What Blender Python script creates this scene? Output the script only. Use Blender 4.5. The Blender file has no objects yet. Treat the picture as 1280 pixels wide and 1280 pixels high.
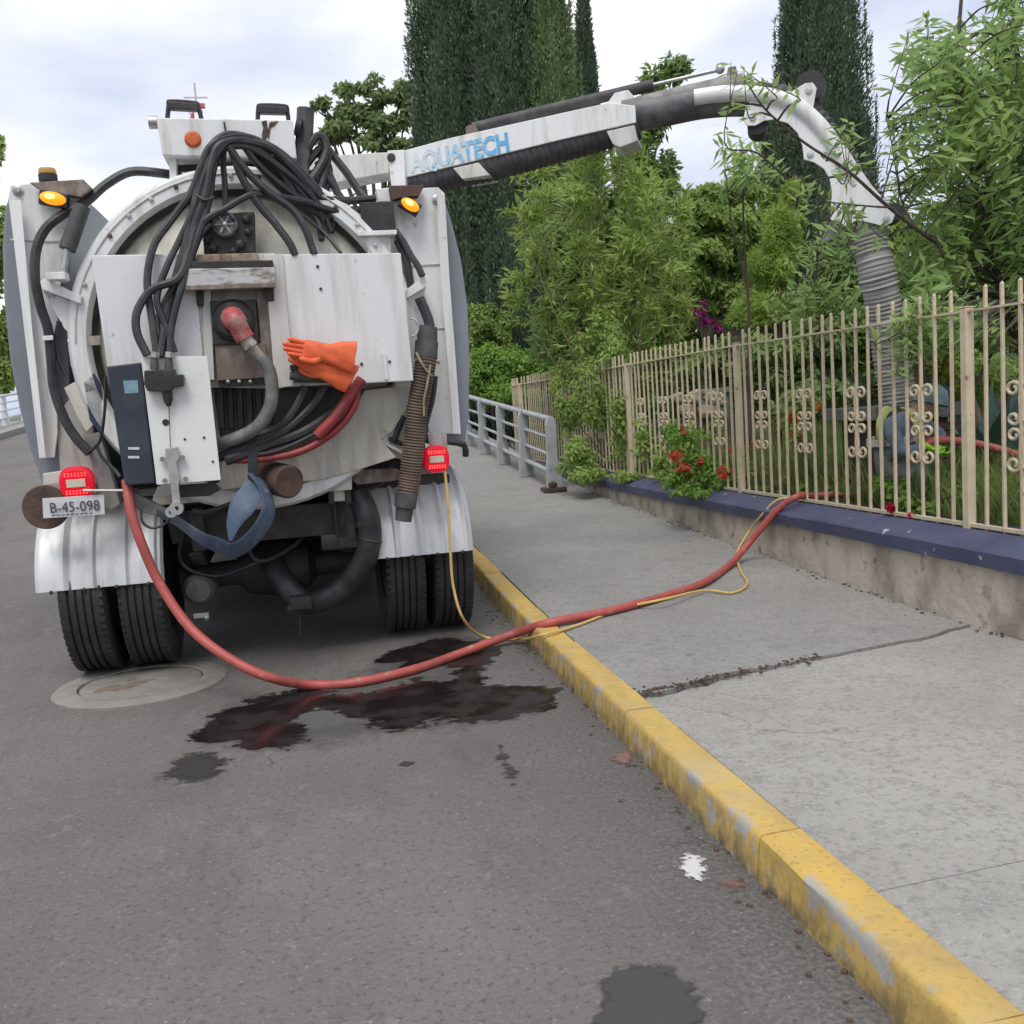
import bpy, bmesh, math, random
import numpy as np
from mathutils import Vector, Matrix
random.seed(7); rng = np.random.default_rng(11)
R = math.radians
sc = bpy.context.scene
col = sc.collection

# ------------------------------------------------------------------ camera
F, CX, CY, CAMH = 1200.0, 640.0, 640.0, 1.45          # focal length in photo pixels, eye height in metres
YAW, PITCH, ROLL = R(11.11), R(5.76), R(3.6)
f0 = Vector((math.sin(YAW), math.cos(YAW), 0)); rt = Vector((math.cos(YAW), -math.sin(YAW), 0)); up0 = Vector((0, 0, 1))
FW = f0*math.cos(PITCH) - up0*math.sin(PITCH); up1 = up0*math.cos(PITCH) + f0*math.sin(PITCH)
RX = rt*math.cos(ROLL) - up1*math.sin(ROLL); UP = rt*math.sin(ROLL) + up1*math.cos(ROLL)
EYE = Vector((0, 0, CAMH))
cam = bpy.data.cameras.new('camera'); camo = bpy.data.objects.new('camera', cam); col.objects.link(camo)
cam.sensor_width = 36; cam.lens = F/1280*36; cam.clip_start = 0.05; cam.clip_end = 2000
M = Matrix((RX, UP, -FW)).transposed().to_4x4(); M.translation = EYE
camo.matrix_world = M
sc.camera = camo
sc.render.resolution_x = sc.render.resolution_y = 1024

# ------------------------------------------------------------------ light
SUN_EL, SUN_AZ = R(58), R(200)          # azimuth clockwise from +Y : sun high, behind the camera
wd = bpy.data.worlds.new('World'); sc.world = wd; wd.use_nodes = True
nt = wd.node_tree; nt.nodes.clear()
def N(nt, typ, **k):
    n = nt.nodes.new(typ)
    for a, b in k.items():
        if a.startswith('i_'):
            n.inputs[a[2:].replace('_', ' ')].default_value = b
        else: setattr(n, a, b)
    return n
L = nt.links.new
out = N(nt, 'ShaderNodeOutputWorld'); sky = N(nt, 'ShaderNodeTexSky', sky_type='NISHITA', sun_disc=False)
sky.sun_elevation = SUN_EL; sky.sun_rotation = SUN_AZ; sky.dust_density = 2.0
b1 = N(nt, 'ShaderNodeBackground', i_Strength=0.10); L(sky.outputs[0], b1.inputs[0])
tc = N(nt, 'ShaderNodeTexCoord'); mp = N(nt, 'ShaderNodeMapping'); mp.inputs['Scale'].default_value = (1.0, 1.0, 2.6)
mp.inputs['Location'].default_value = (1.368, 4.401, 0.353)
L(tc.outputs['Generated'], mp.inputs[0])
n1 = N(nt, 'ShaderNodeTexNoise', i_Scale=1.5, i_Detail=6.0, i_Roughness=0.5); L(mp.outputs[0], n1.inputs['Vector'])
cr = N(nt, 'ShaderNodeValToRGB'); L(n1.outputs[0], cr.inputs[0])
cr.color_ramp.elements[0].position = 0.39; cr.color_ramp.elements[0].color = (0.40, 0.46, 0.63, 1)
cr.color_ramp.elements[1].position = 0.60; cr.color_ramp.elements[1].color = (0.95, 0.95, 0.955, 1)
e = cr.color_ramp.elements.new(0.49); e.color = (0.65, 0.68, 0.77, 1)
b2 = N(nt, 'ShaderNodeBackground', i_Strength=1.0); L(cr.outputs[0], b2.inputs[0])
mx = N(nt, 'ShaderNodeMixShader'); mx.inputs[0].default_value = 0.93
L(b1.outputs[0], mx.inputs[1]); L(b2.outputs[0], mx.inputs[2]); L(mx.outputs[0], out.inputs[0])
sl = bpy.data.lights.new('sun', 'SUN'); sl.energy = 1.5; sl.angle = R(25); sl.color = (1, 0.96, 0.9)
so = bpy.data.objects.new('sun', sl); col.objects.link(so)
sd = Vector((math.sin(SUN_AZ)*math.cos(SUN_EL), math.cos(SUN_AZ)*math.cos(SUN_EL), math.sin(SUN_EL)))
so.rotation_euler = sd.to_track_quat('Z', 'Y').to_euler(); so.location = sd*30
sc.view_settings.view_transform = 'Standard'; sc.view_settings.look = 'None'
sc.view_settings.exposure = 0.46; sc.view_settings.gamma = 1.0

# ------------------------------------------------------------------ measuring: rays through photo points onto real planes
def ray(px, py):
    return (FW*F + RX*(px-CX) - UP*(py-CY)).normalized()
def WY(px, py, Y): d = ray(px, py); return EYE + d*(Y/d.y)
def WX(px, py, X): d = ray(px, py); return EYE + d*(X/d.x)
def WZ(px, py, z): d = ray(px, py); return EYE + d*((z-CAMH)/d.z)
def slope(Y):
    def s(a, b, x): t = min(1, max(0, (x-a)/(b-a))); return t*t*(3-2*t)
    return 0.037*s(4.6, 6.4, Y) + 0.048*s(11.0, 13.0, Y) - 0.085*s(38, 48, Y)
_zt = [0.0]
for i in range(1, 1200): _zt.append(_zt[-1] + 0.1*slope(i*0.1))
def zr(Y):                                  # height of the road along the street
    if Y <= 0: return 0.0
    i = min(1197, int(Y*10)); t = Y*10 - i
    return _zt[i]*(1-t) + _zt[i+1]*t if i < 1197 else _zt[1197]
def WG(px, py, dz=0.0):                     # on the (gently rising) ground
    z = 0.0
    for _ in range(12):
        p = WZ(px, py, z+dz); z = zr(p.y)
    return WZ(px, py, z+dz)

# ------------------------------------------------------------------ materials
def principled(name):
    m = bpy.data.materials.new(name); m.use_nodes = True
    b = m.node_tree.nodes['Principled BSDF']; return m, m.node_tree, b
MATS = {}
def mat(name, c, rough=0.5, metal=0.0, c2=None, scale=6.0, lo=0.45, hi=0.62, bump=0.0, bscale=80.0, stretch=(1, 1, 1),
        c3=None, s3=40.0, lo3=0.6, hi3=0.7, rough2=None, spec=0.5, emit=0.0, detail=6.0, sub=0.0):
    """base colour c, noise-masked second colour c2 (dirt, rust...), third colour c3 (specks)"""
    if name in MATS: return MATS[name]
    m, nt, b = principled(name); L = nt.links.new
    b.inputs['Roughness'].default_value = rough; b.inputs['Metallic'].default_value = metal
    b.inputs['Specular IOR Level'].default_value = spec
    b.inputs['Base Color'].default_value = (*c, 1)
    tc = N(nt, 'ShaderNodeTexCoord')
    prev = None
    def layer(prev, c_, sc_, lo_, hi_, st, roughto=None):
        mp = N(nt, 'ShaderNodeMapping'); mp.inputs['Scale'].default_value = st; L(tc.outputs['Object'], mp.inputs[0])
        n = N(nt, 'ShaderNodeTexNoise', i_Scale=sc_, i_Detail=detail, i_Roughness=0.62); L(mp.outputs[0], n.inputs['Vector'])
        mr = N(nt, 'ShaderNodeMapRange', i_From_Min=lo_, i_From_Max=hi_); L(n.outputs[0], mr.inputs[0])
        mi = N(nt, 'ShaderNodeMix', data_type='RGBA'); L(mr.outputs[0], mi.inputs[0])
        if prev is None: mi.inputs[6].default_value = (*c, 1)
        else: L(prev, mi.inputs[6])
        mi.inputs[7].default_value = (*c_, 1)
        if roughto is not None:
            r = N(nt, 'ShaderNodeMapRange', i_To_Min=rough, i_To_Max=roughto); L(mr.outputs[0], r.inputs[0]); L(r.outputs[0], b.inputs['Roughness'])
        return mi.outputs[2]
    if c2: prev = layer(prev, c2, scale, lo, hi, stretch, rough2)
    if c3: prev = layer(prev, c3, s3, lo3, hi3, (1, 1, 1))
    if prev is not None: L(prev, b.inputs['Base Color'])
    if bump > 0:
        n = N(nt, 'ShaderNodeTexNoise', i_Scale=bscale, i_Detail=5.0); L(tc.outputs['Object'], n.inputs['Vector'])
        bp = N(nt, 'ShaderNodeBump', i_Strength=min(1, bump), i_Distance=0.01); L(n.outputs[0], bp.inputs['Height']); L(bp.outputs[0], b.inputs['Normal'])
    if emit > 0:
        b.inputs['Emission Color'].default_value = (*c, 1); b.inputs['Emission Strength'].default_value = emit
        if prev is not None: L(prev, b.inputs['Emission Color'])
    MATS[name] = m; return m
def leafmat(name, c1, c2, scale=1.3, rough=0.5, trans=0.5):
    """foliage: colour drifts between c1 and c2 by clump and from leaf to leaf"""
    if name in MATS: return MATS[name]
    m, nt, b = principled(name); L = nt.links.new
    at = N(nt, 'ShaderNodeAttribute', attribute_name='rnd'); tc = N(nt, 'ShaderNodeTexCoord')
    n = N(nt, 'ShaderNodeTexNoise', i_Scale=scale, i_Detail=3.0); L(tc.outputs['Object'], n.inputs['Vector'])
    mr = N(nt, 'ShaderNodeMapRange', i_From_Min=0.35, i_From_Max=0.65); L(n.outputs[0], mr.inputs[0])
    ad = N(nt, 'ShaderNodeMath', operation='MULTIPLY_ADD'); L(at.outputs['Fac'], ad.inputs[0]); ad.inputs[1].default_value = 0.5
    ml = N(nt, 'ShaderNodeMath', operation='MULTIPLY'); L(mr.outputs[0], ml.inputs[0]); ml.inputs[1].default_value = 0.5; L(ml.outputs[0], ad.inputs[2])
    mi = N(nt, 'ShaderNodeMix', data_type='RGBA'); L(ad.outputs[0], mi.inputs[0]); mi.inputs[6].default_value = (*c1, 1); mi.inputs[7].default_value = (*c2, 1)
    L(mi.outputs[2], b.inputs['Base Color']); b.inputs['Roughness'].default_value = rough; b.inputs['Specular IOR Level'].default_value = 0.25
    o = nt.nodes['Material Output']; t = N(nt, 'ShaderNodeBsdfTranslucent'); L(mi.outputs[2], t.inputs[0])
    ms = N(nt, 'ShaderNodeMixShader'); ms.inputs[0].default_value = trans; L(b.outputs[0], ms.inputs[1]); L(t.outputs[0], ms.inputs[2]); L(ms.outputs[0], o.inputs[0])
    MATS[name] = m; return m

WHITE = mat('white_paint', (.74, .745, .735), .38, c2=(.44, .41, .36), scale=3.4, lo=.49, hi=.82, stretch=(4, 4, .45), c3=(.24, .16, .11), s3=11, lo3=.645, hi3=.74, rough2=.65, bump=.35, bscale=5)
WHITED = mat('dirty_white_paint', (.58, .57, .53), .5, c2=(.30, .27, .23), scale=3.0, lo=.48, hi=.78, stretch=(4, 4, .6), c3=(.16, .13, .10), s3=18, lo3=.66, hi3=.78)
CREAM = mat('cream_paint', (.58, .56, .48), .5, c2=(.30, .27, .22), scale=3.4, lo=.46, hi=.78, stretch=(3, 3, .5), c3=(.20, .13, .09), s3=9, lo3=.64, hi3=.76, bump=.15, bscale=12)
PANEL = mat('panel_paint', (.69, .70, .70), .42, c2=(.46, .44, .40), scale=2.6, lo=.48, hi=.80, stretch=(4, 4, .4), c3=(.26, .19, .14), s3=13, lo3=.655, hi3=.75, rough2=.6, bump=.30, bscale=4)
GREYT = mat('grey_polyethylene', (.23, .25, .28), .45, c2=(.16, .17, .19), scale=1.5, lo=.4, hi=.8)
RUB = mat('black_rubber', (.022, .022, .025), .5, c2=(.07, .068, .066), scale=7, lo=.45, hi=.8, bump=.15)
RUBD = mat('dusty_black_rubber', (.045, .045, .047), .6, c2=(.11, .105, .10), scale=9, lo=.4, hi=.8)
TYRE = mat('tyre_rubber', (.025, .025, .026), .75, c2=(.06, .058, .056), scale=5, lo=.45, hi=.75, bump=.3, bscale=60)
BLACK = mat('black_steel', (.018, .018, .02), .5, c2=(.05, .046, .042), scale=8, lo=.45, hi=.75, bump=.2)
DARKS = mat('dark_chassis_steel', (.03, .028, .027), .65, c2=(.075, .06, .05), scale=7, lo=.45, hi=.75, bump=.3)
STEEL = mat('galvanised_steel', (.50, .50, .49), .4, .7, c2=(.25, .22, .2), scale=9, lo=.5, hi=.75)
ALU = mat('ribbed_aluminium', (.60, .61, .61), .48, .25, c2=(.36, .35, .34), scale=4, lo=.5, hi=.8, stretch=(3, 1, .6))
RUST = mat('rusty_steel', (.11, .062, .044), .8, c2=(.05, .035, .03), scale=9, lo=.4, hi=.65, bump=.5, bscale=40)
RUSTB = mat('rust_stained_paint', (.165, .125, .10), .65, c2=(.31, .285, .255), scale=7, lo=.5, hi=.7, stretch=(2, 2, .8))
BLUEB = mat('navy_box_plastic', (.028, .034, .05), .4, c2=(.06, .07, .09), scale=5, lo=.45, hi=.8)
REDH = mat('red_rubber_hose', (.42, .085, .07), .5, c2=(.28, .07, .06), scale=5, lo=.45, hi=.7, c3=(.36, .27, .23), s3=14, lo3=.60, hi3=.72, bump=.2, bscale=50)
REDF = mat('red_painted_fitting', (.36, .055, .062), .5, c2=(.30, .20, .17), scale=14, lo=.48, hi=.66, bump=.4, bscale=30)
YELH = mat('yellow_hose', (.62, .42, .13), .5, c2=(.45, .29, .10), scale=12, lo=.5, hi=.7)
ORANGE = mat('orange_rubber', (.80, .15, .045), .62, c2=(.62, .095, .03), scale=9, lo=.42, hi=.66, bump=.1, bscale=30)
BLUECL = mat('blue_layflat_hose', (.060, .095, .16), .6, c2=(.14, .175, .215), scale=5, lo=.42, hi=.68, c3=(.20, .20, .20), s3=9, lo3=.58, hi3=.74)
AMBER = mat('amber_lens', (.85, .16, .01), .25)
AMBLIT = mat('lit_amber_lamp', (1.0, .27, .008), .3, emit=.9)
AMBHOT = mat('lit_amber_core', (1.0, .66, .10), .3, emit=3.0)
REDL = mat('lit_red_lens', (.62, .004, .022), .22, emit=.26)
REDD = mat('red_led_dot', (1.0, .10, .08), .3, emit=1.1)
REFL = mat('pale_reflector', (.62, .55, .42), .35)
BROWNH = mat('brown_hose_rib', (.150, .105, .075), .7, c2=(.075, .058, .048), scale=6, lo=.45, hi=.7)
GREYH = mat('grey_corrugated_hose', (.37, .36, .345), .8, c2=(.24, .232, .22), scale=5, lo=.42, hi=.7, c3=(.27, .26, .25), s3=40, lo3=.6, hi3=.75)
PLATEW = mat('plate_white', (.62, .62, .63), .45, c2=(.40, .39, .38), scale=14, lo=.5, hi=.75)
PLATEK = mat('plate_print', (.05, .05, .06), .5)

# ------------------------------------------------------------------ mesh builder
class MB:
    def __init__(s): s.V = []; s.Fc = []; s.sm = []
    def add(s, vs, fs, smooth=False):
        o = len(s.V); s.V += [tuple(v) for v in vs]
        s.Fc += [tuple(i+o for i in f) for f in fs]; s.sm += [smooth]*len(fs); return s
    def box(s, c, d, rot=None):
        c = Vector(c); h = Vector(d)/2; vs = []
        for x in (-1, 1):
            for y in (-1, 1):
                for z in (-1, 1):
                    p = Vector((x*h.x, y*h.y, z*h.z)); vs.append(c + (rot @ p if rot else p))
        return s.add(vs, [(0, 1, 3, 2), (4, 6, 7, 5), (0, 4, 5, 1), (2, 3, 7, 6), (0, 2, 6, 4), (1, 5, 7, 3)])
    def bar(s, a, b, w, h, upv=(0, 0, 1)):
        a, b = Vector(a), Vector(b); t = (b-a).normalized(); u = Vector(upv)
        x = t.cross(u)
        if x.length < 1e-4: x = t.cross(Vector((0, 1, 0)))
        x.normalize(); u = x.cross(t)
        vs = []
        for p in (a, b):
            for i, j in ((-1, -1), (1, -1), (1, 1), (-1, 1)): vs.append(p + x*(i*w/2) + u*(j*h/2))
        return s.add(vs, [(0, 3, 2, 1), (4, 5, 6, 7), (0, 1, 5, 4), (1, 2, 6, 5), (2, 3, 7, 6), (3, 0, 4, 7)])
    def prism(s, pts, vec):
        pts = [Vector(p) for p in pts]; v = Vector(vec); n = len(pts)
        # orient so that the front (original) face looks against vec
        nn = Vector((0, 0, 0))
        for i in range(n): nn += pts[i].cross(pts[(i+1) % n])
        if nn.dot(v) > 0: pts.reverse()
        vs = pts + [p+v for p in pts]
        fs = [tuple(range(n)), tuple(range(2*n-1, n-1, -1))]
        for i in range(n):
            j = (i+1) % n; fs.append((i, i+n, j+n, j))
        return s.add(vs, fs)
    def tube(s, pts, r, seg=8, cap=True, smooth=True, flat=None, flatk=.28):
        pts = [Vector(p) for p in pts]; n = len(pts)
        rs = r if hasattr(r, '__len__') else [r]*n
        T = []
        for i in range(n):
            t = (pts[min(n-1, i+1)] - pts[max(0, i-1)]); T.append(t.normalized() if t.length > 1e-9 else Vector((0, 0, 1)))
        u = T[0].orthogonal().normalized(); vs = []
        if flat is not None: u = (Vector(flat) - T[0]*Vector(flat).dot(T[0])).normalized()
        for i in range(n):
            u = (u - T[i]*u.dot(T[i])).normalized(); w = T[i].cross(u)
            k2 = 1.0 if flat is None else flatk
            for k in range(seg):
                a = 2*math.pi*k/seg; vs.append(pts[i] + (u*math.cos(a) + w*math.sin(a)*k2)*rs[i])
        fs = []
        for i in range(n-1):
            for k in range(seg):
                k1 = (k+1) % seg; fs.append((i*seg+k, i*seg+k1, (i+1)*seg+k1, (i+1)*seg+k))
        if cap: fs += [tuple(range(seg-1, -1, -1)), tuple(range((n-1)*seg, n*seg))]
        return s.add(vs, fs, smooth)
    def lathe(s, prof, o, axis=(0, 1, 0), seg=32, a0=0, a1=2*math.pi, close=False):
        """prof = [(radius, height along axis)]"""
        o = Vector(o); ax = Vector(axis).normalized(); u = ax.orthogonal().normalized()
        if abs(ax.y) > .99: u = Vector((1, 0, 0))
        if abs(ax.x) > .99: u = Vector((0, -1, 0))
        if abs(ax.z) > .99: u = Vector((1, 0, 0))
        w = ax.cross(u); full = abs(a1-a0-2*math.pi) < 1e-6; n = len(prof); m = seg if full else seg+1; vs = []
        for k in range(m):
            a = a0 + (a1-a0)*k/seg
            for r, h in prof: vs.append(o + ax*h + (u*math.cos(a) + w*math.sin(a))*r)
        fs = []
        for k in range(seg):
            k1 = (k+1) % m
            for i in range(n-1 + (1 if close else 0)):
                j = (i+1) % n; fs.append((k*n+i, k*n+j, k1*n+j, k1*n+i))
        return s.add(vs, fs, True)
    def ball(s, c, r, seg=12, ring=8, sc_=(1, 1, 1)):
        c = Vector(c); vs = [c + Vector((0, 0, -r*sc_[2]))]
        for i in range(1, ring):
            p = -math.pi/2 + math.pi*i/ring
            for k in range(seg):
                a = 2*math.pi*k/seg; vs.append(c + Vector((math.cos(a)*math.cos(p)*r*sc_[0], math.sin(a)*math.cos(p)*r*sc_[1], math.sin(p)*r*sc_[2])))
        vs.append(c + Vector((0, 0, r*sc_[2]))); fs = []
        for k in range(seg): fs.append((0, 1+(k+1) % seg, 1+k))
        for i in range(ring-2):
            for k in range(seg):
                a = 1+i*seg+k; b = 1+i*seg+(k+1) % seg; fs.append((a, b, b+seg, a+seg))
        last = len(vs)-1; b0 = 1+(ring-2)*seg
        for k in range(seg): fs.append((b0+k, b0+(k+1) % seg, last))
        return s.add(vs, fs, True)
    def mesh(s, name, m, bevel=0.0):
        me = bpy.data.meshes.new(name); me.from_pydata(s.V, [], s.Fc); me.update()
        for p, k in zip(me.polygons, s.sm): p.use_smooth = k
        if bevel > 0 or True:
            bm = bmesh.new(); bm.from_mesh(me)
            if bevel > 0:
                es = [e for e in bm.edges if len(e.link_faces) == 2 and e.calc_face_angle(0) > R(30)]
                bmesh.ops.bevel(bm, geom=es, offset=bevel, segments=2, affect='EDGES', profile=.6)
            bmesh.ops.recalc_face_normals(bm, faces=bm.faces[:])
            bm.to_mesh(me); bm.free()
        if any(s.sm): me.set_sharp_from_angle(angle=R(40))
        if m is not None: me.materials.append(m)
        return me
    def build(s, name, m, parent=None, bevel=0.0):
        return link(name, s.mesh(name, m, bevel), parent)
ROOTS = {}
def link(name, me, parent=None):
    o = bpy.data.objects.new(name, me); col.objects.link(o)
    if parent is not None:
        o.parent = parent
        if parent.name in ROOTS: o.location = -ROOTS[parent.name]
    return o
def tag(o, label=None, cat=None, group=None, kind=None):
    if label: o['label'] = label
    if cat: o['category'] = cat
    if group: o['group'] = group
    if kind: o['kind'] = kind
    return o
def root(name, loc, label, cat, group=None):
    """Empty at a thing's base; its parts are given in world coordinates"""
    o = bpy.data.objects.new(name, None); col.objects.link(o); o.empty_display_size = .1
    o.location = Vector(loc); ROOTS[o.name] = Vector(loc); return tag(o, label, cat, group)
def struct(name, mb, m, bevel=0.0, parent=None):
    o = mb.build(name, m, parent, bevel)
    if parent is None: o['kind'] = 'structure'
    return o
def spline(pts, n=8):
    """Catmull-Rom through points"""
    P = [Vector(p) for p in pts]; P = [P[0]*2-P[1]] + P + [P[-1]*2-P[-2]]; out = []
    for i in range(1, len(P)-2):
        for k in range(n):
            t = k/n; a, b, c, d = P[i-1], P[i], P[i+1], P[i+2]
            out.append(0.5*((2*b) + (c-a)*t + (2*a-5*b+4*c-d)*t*t + (3*b-a-3*c+d)*t**3))
    out.append(P[-2]); return out
def resample(pts, step):
    out = [pts[0].copy()]; acc = 0.0
    for a, b in zip(pts, pts[1:]):
        l = (b-a).length
        while acc + l >= step:
            t = (step-acc)/l; a = a.lerp(b, t); out.append(a.copy()); l = (b-a).length; acc = 0.0
        acc += l
    return out
def ribbed(mb, pts, r, pitch, depth, seg=14, wob=0.0):
    """corrugated hose: radius swells and dips every pitch metres along the path"""
    P = resample(pts, pitch/4); rs = [r + depth*math.sin(i*math.pi/2)*(1+wob*random.uniform(-1, 1)) + wob*r*.04*math.sin(i*.9)*math.sin(i*.13) for i in range(len(P))]
    return mb.tube(P, rs, seg)
def text_mesh(name, s, size, mat_, extrude=0.001, bold=0.0):
    cu = bpy.data.curves.new(name, 'FONT'); cu.body = s; cu.size = size; cu.extrude = extrude; cu.offset = bold; cu.align_x = 'CENTER'; cu.align_y = 'CENTER'; cu.resolution_u = 3
    t = bpy.data.objects.new(name, cu); col.objects.link(t)
    dg = bpy.context.evaluated_depsgraph_get(); me = bpy.data.meshes.new_from_object(t.evaluated_get(dg))
    bpy.data.objects.remove(t); me.materials.clear(); me.materials.append(mat_); me.name = name; return me
def skin(joints, edges, rootv=0, sub=2):
    """joints [(pos, radius)], edges -> one continuous skinned surface"""
    me = bpy.data.meshes.new('sk'); me.from_pydata([tuple(j[0]) for j in joints], edges, []); o = bpy.data.objects.new('sk', me); col.objects.link(o)
    md = o.modifiers.new('s', 'SKIN'); md.use_smooth_shade = True
    for i, j in enumerate(joints):
        r = j[1]; me.skin_vertices[0].data[i].radius = r if hasattr(r, '__len__') else (r, r)
        me.skin_vertices[0].data[i].use_root = (i == rootv)
    sd_ = o.modifiers.new('d', 'SUBSURF'); sd_.levels = sub; sd_.render_levels = sub
    dg = bpy.context.evaluated_depsgraph_get(); out = bpy.data.meshes.new_from_object(o.evaluated_get(dg))
    bpy.data.objects.remove(o)
    for p in out.polygons: p.use_smooth = True
    return out
# ================================================================== the setting
KX0, KX1, WXF, CX0, FX = 1.205, 1.345, 3.458, 3.42, 3.628      # kerb face, kerb back, wall face, coping lip, fence line
ZF = 0.645                                                      # fence base
def asphalt(name):
    m, nt, b = principled(name); L = nt.links.new; tc = N(nt, 'ShaderNodeTexCoord')
    def noise(s, d=5.0, rg=.6, st=(1, 1, 1)):
        mp = N(nt, 'ShaderNodeMapping'); mp.inputs['Scale'].default_value = st; L(tc.outputs['Object'], mp.inputs[0])
        n = N(nt, 'ShaderNodeTexNoise', i_Scale=s, i_Detail=d, i_Roughness=rg); L(mp.outputs[0], n.inputs['Vector']); return n.outputs[0]
    def ramp(x, a, b_): r = N(nt, 'ShaderNodeMapRange', i_From_Min=a, i_From_Max=b_); L(x, r.inputs[0]); return r.outputs[0]
    def mix(f, a, c):
        mi = N(nt, 'ShaderNodeMix', data_type='RGBA'); L(f, mi.inputs[0])
        (L(a, mi.inputs[6]) if not isinstance(a, tuple) else setattr(mi.inputs[6], 'default_value', (*a, 1)))
        mi.inputs[7].default_value = (*c, 1); return mi.outputs[2]
    c = mix(ramp(noise(.55, 6), .36, .64), (.130, .120, .111), (.178, .165, .152))
    c = mix(ramp(noise(2.6, 7, .65, (1, .30, 1)), .52, .72), c, (.108, .102, .097))        # traffic-worn darker streaks
    c = mix(ramp(noise(7.0, 6, .7), .58, .70), c, (.205, .192, .178))                       # dusty blotches
    c = mix(ramp(noise(42, 4, .7), .54, .66), c, (.090, .086, .083))                        # aggregate
    c = mix(ramp(noise(58, 3, .7), .60, .68), c, (.245, .235, .222))
    c = mix(ramp(noise(11, 7, .75), .685, .71), c, (.060, .057, .055))                      # small oil drips
    # a coarser, darker, gritty margin along the kerb
    sx = N(nt, 'ShaderNodeSeparateXYZ'); L(tc.outputs['Object'], sx.inputs[0])
    ad = N(nt, 'ShaderNodeMath', operation='MULTIPLY_ADD'); L(noise(2.2, 6), ad.inputs[0]); ad.inputs[1].default_value = 1.3; L(sx.outputs[0], ad.inputs[2])
    g = ramp(ad.outputs[0], 1.05, 1.95)
    gm = N(nt, 'ShaderNodeMath', operation='MULTIPLY'); L(g, gm.inputs[0]); L(ramp(noise(60, 4), .38, .62), gm.inputs[1])
    c = mix(gm.outputs[0], c, (.082, .079, .077))
    gs = N(nt, 'ShaderNodeMath', operation='MULTIPLY'); L(g, gs.inputs[0]); L(ramp(noise(48, 3), .67, .72), gs.inputs[1])
    c = mix(gs.outputs[0], c, (.38, .36, .34))
    # hairline cracks
    vo = N(nt, 'ShaderNodeTexVoronoi', feature='DISTANCE_TO_EDGE', i_Scale=.55); 
    mp = N(nt, 'ShaderNodeMapping'); L(tc.outputs['Object'], mp.inputs[0])
    va = N(nt, 'ShaderNodeVectorMath', operation='MULTIPLY_ADD'); nn = N(nt, 'ShaderNodeTexNoise', i_Scale=3.0, i_Detail=5.0); L(mp.outputs[0], nn.inputs['Vector'])
    L(nn.outputs['Color'], va.inputs[0]); va.inputs[1].default_value = (.5, .5, 0); L(mp.outputs[0], va.inputs[2]); L(va.outputs[0], vo.inputs['Vector'])
    ck = N(nt, 'ShaderNodeMapRange', i_From_Min=.0, i_From_Max=.006, i_To_Min=1, i_To_Max=0); L(vo.outputs[0], ck.inputs[0])
    cm = N(nt, 'ShaderNodeMath', operation='MULTIPLY'); L(ck.outputs[0], cm.inputs[0]); L(ramp(noise(1.1, 3), .52, .62), cm.inputs[1])
    c = mix(cm.outputs[0], c, (.07, .068, .066))
    L(c, b.inputs['Base Color']); b.inputs['Roughness'].default_value = .82; b.inputs['Specular IOR Level'].default_value = .35
    h = N(nt, 'ShaderNodeMath', operation='ADD'); L(noise(75, 4, .7), h.inputs[0]); L(noise(22, 5), h.inputs[1])
    bp = N(nt, 'ShaderNodeBump', i_Strength=.8, i_Distance=.008); L(h.outputs[0], bp.inputs['Height']); L(bp.outputs[0], b.inputs['Normal'])
    return m
ASPH = asphalt('worn_asphalt')
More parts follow.
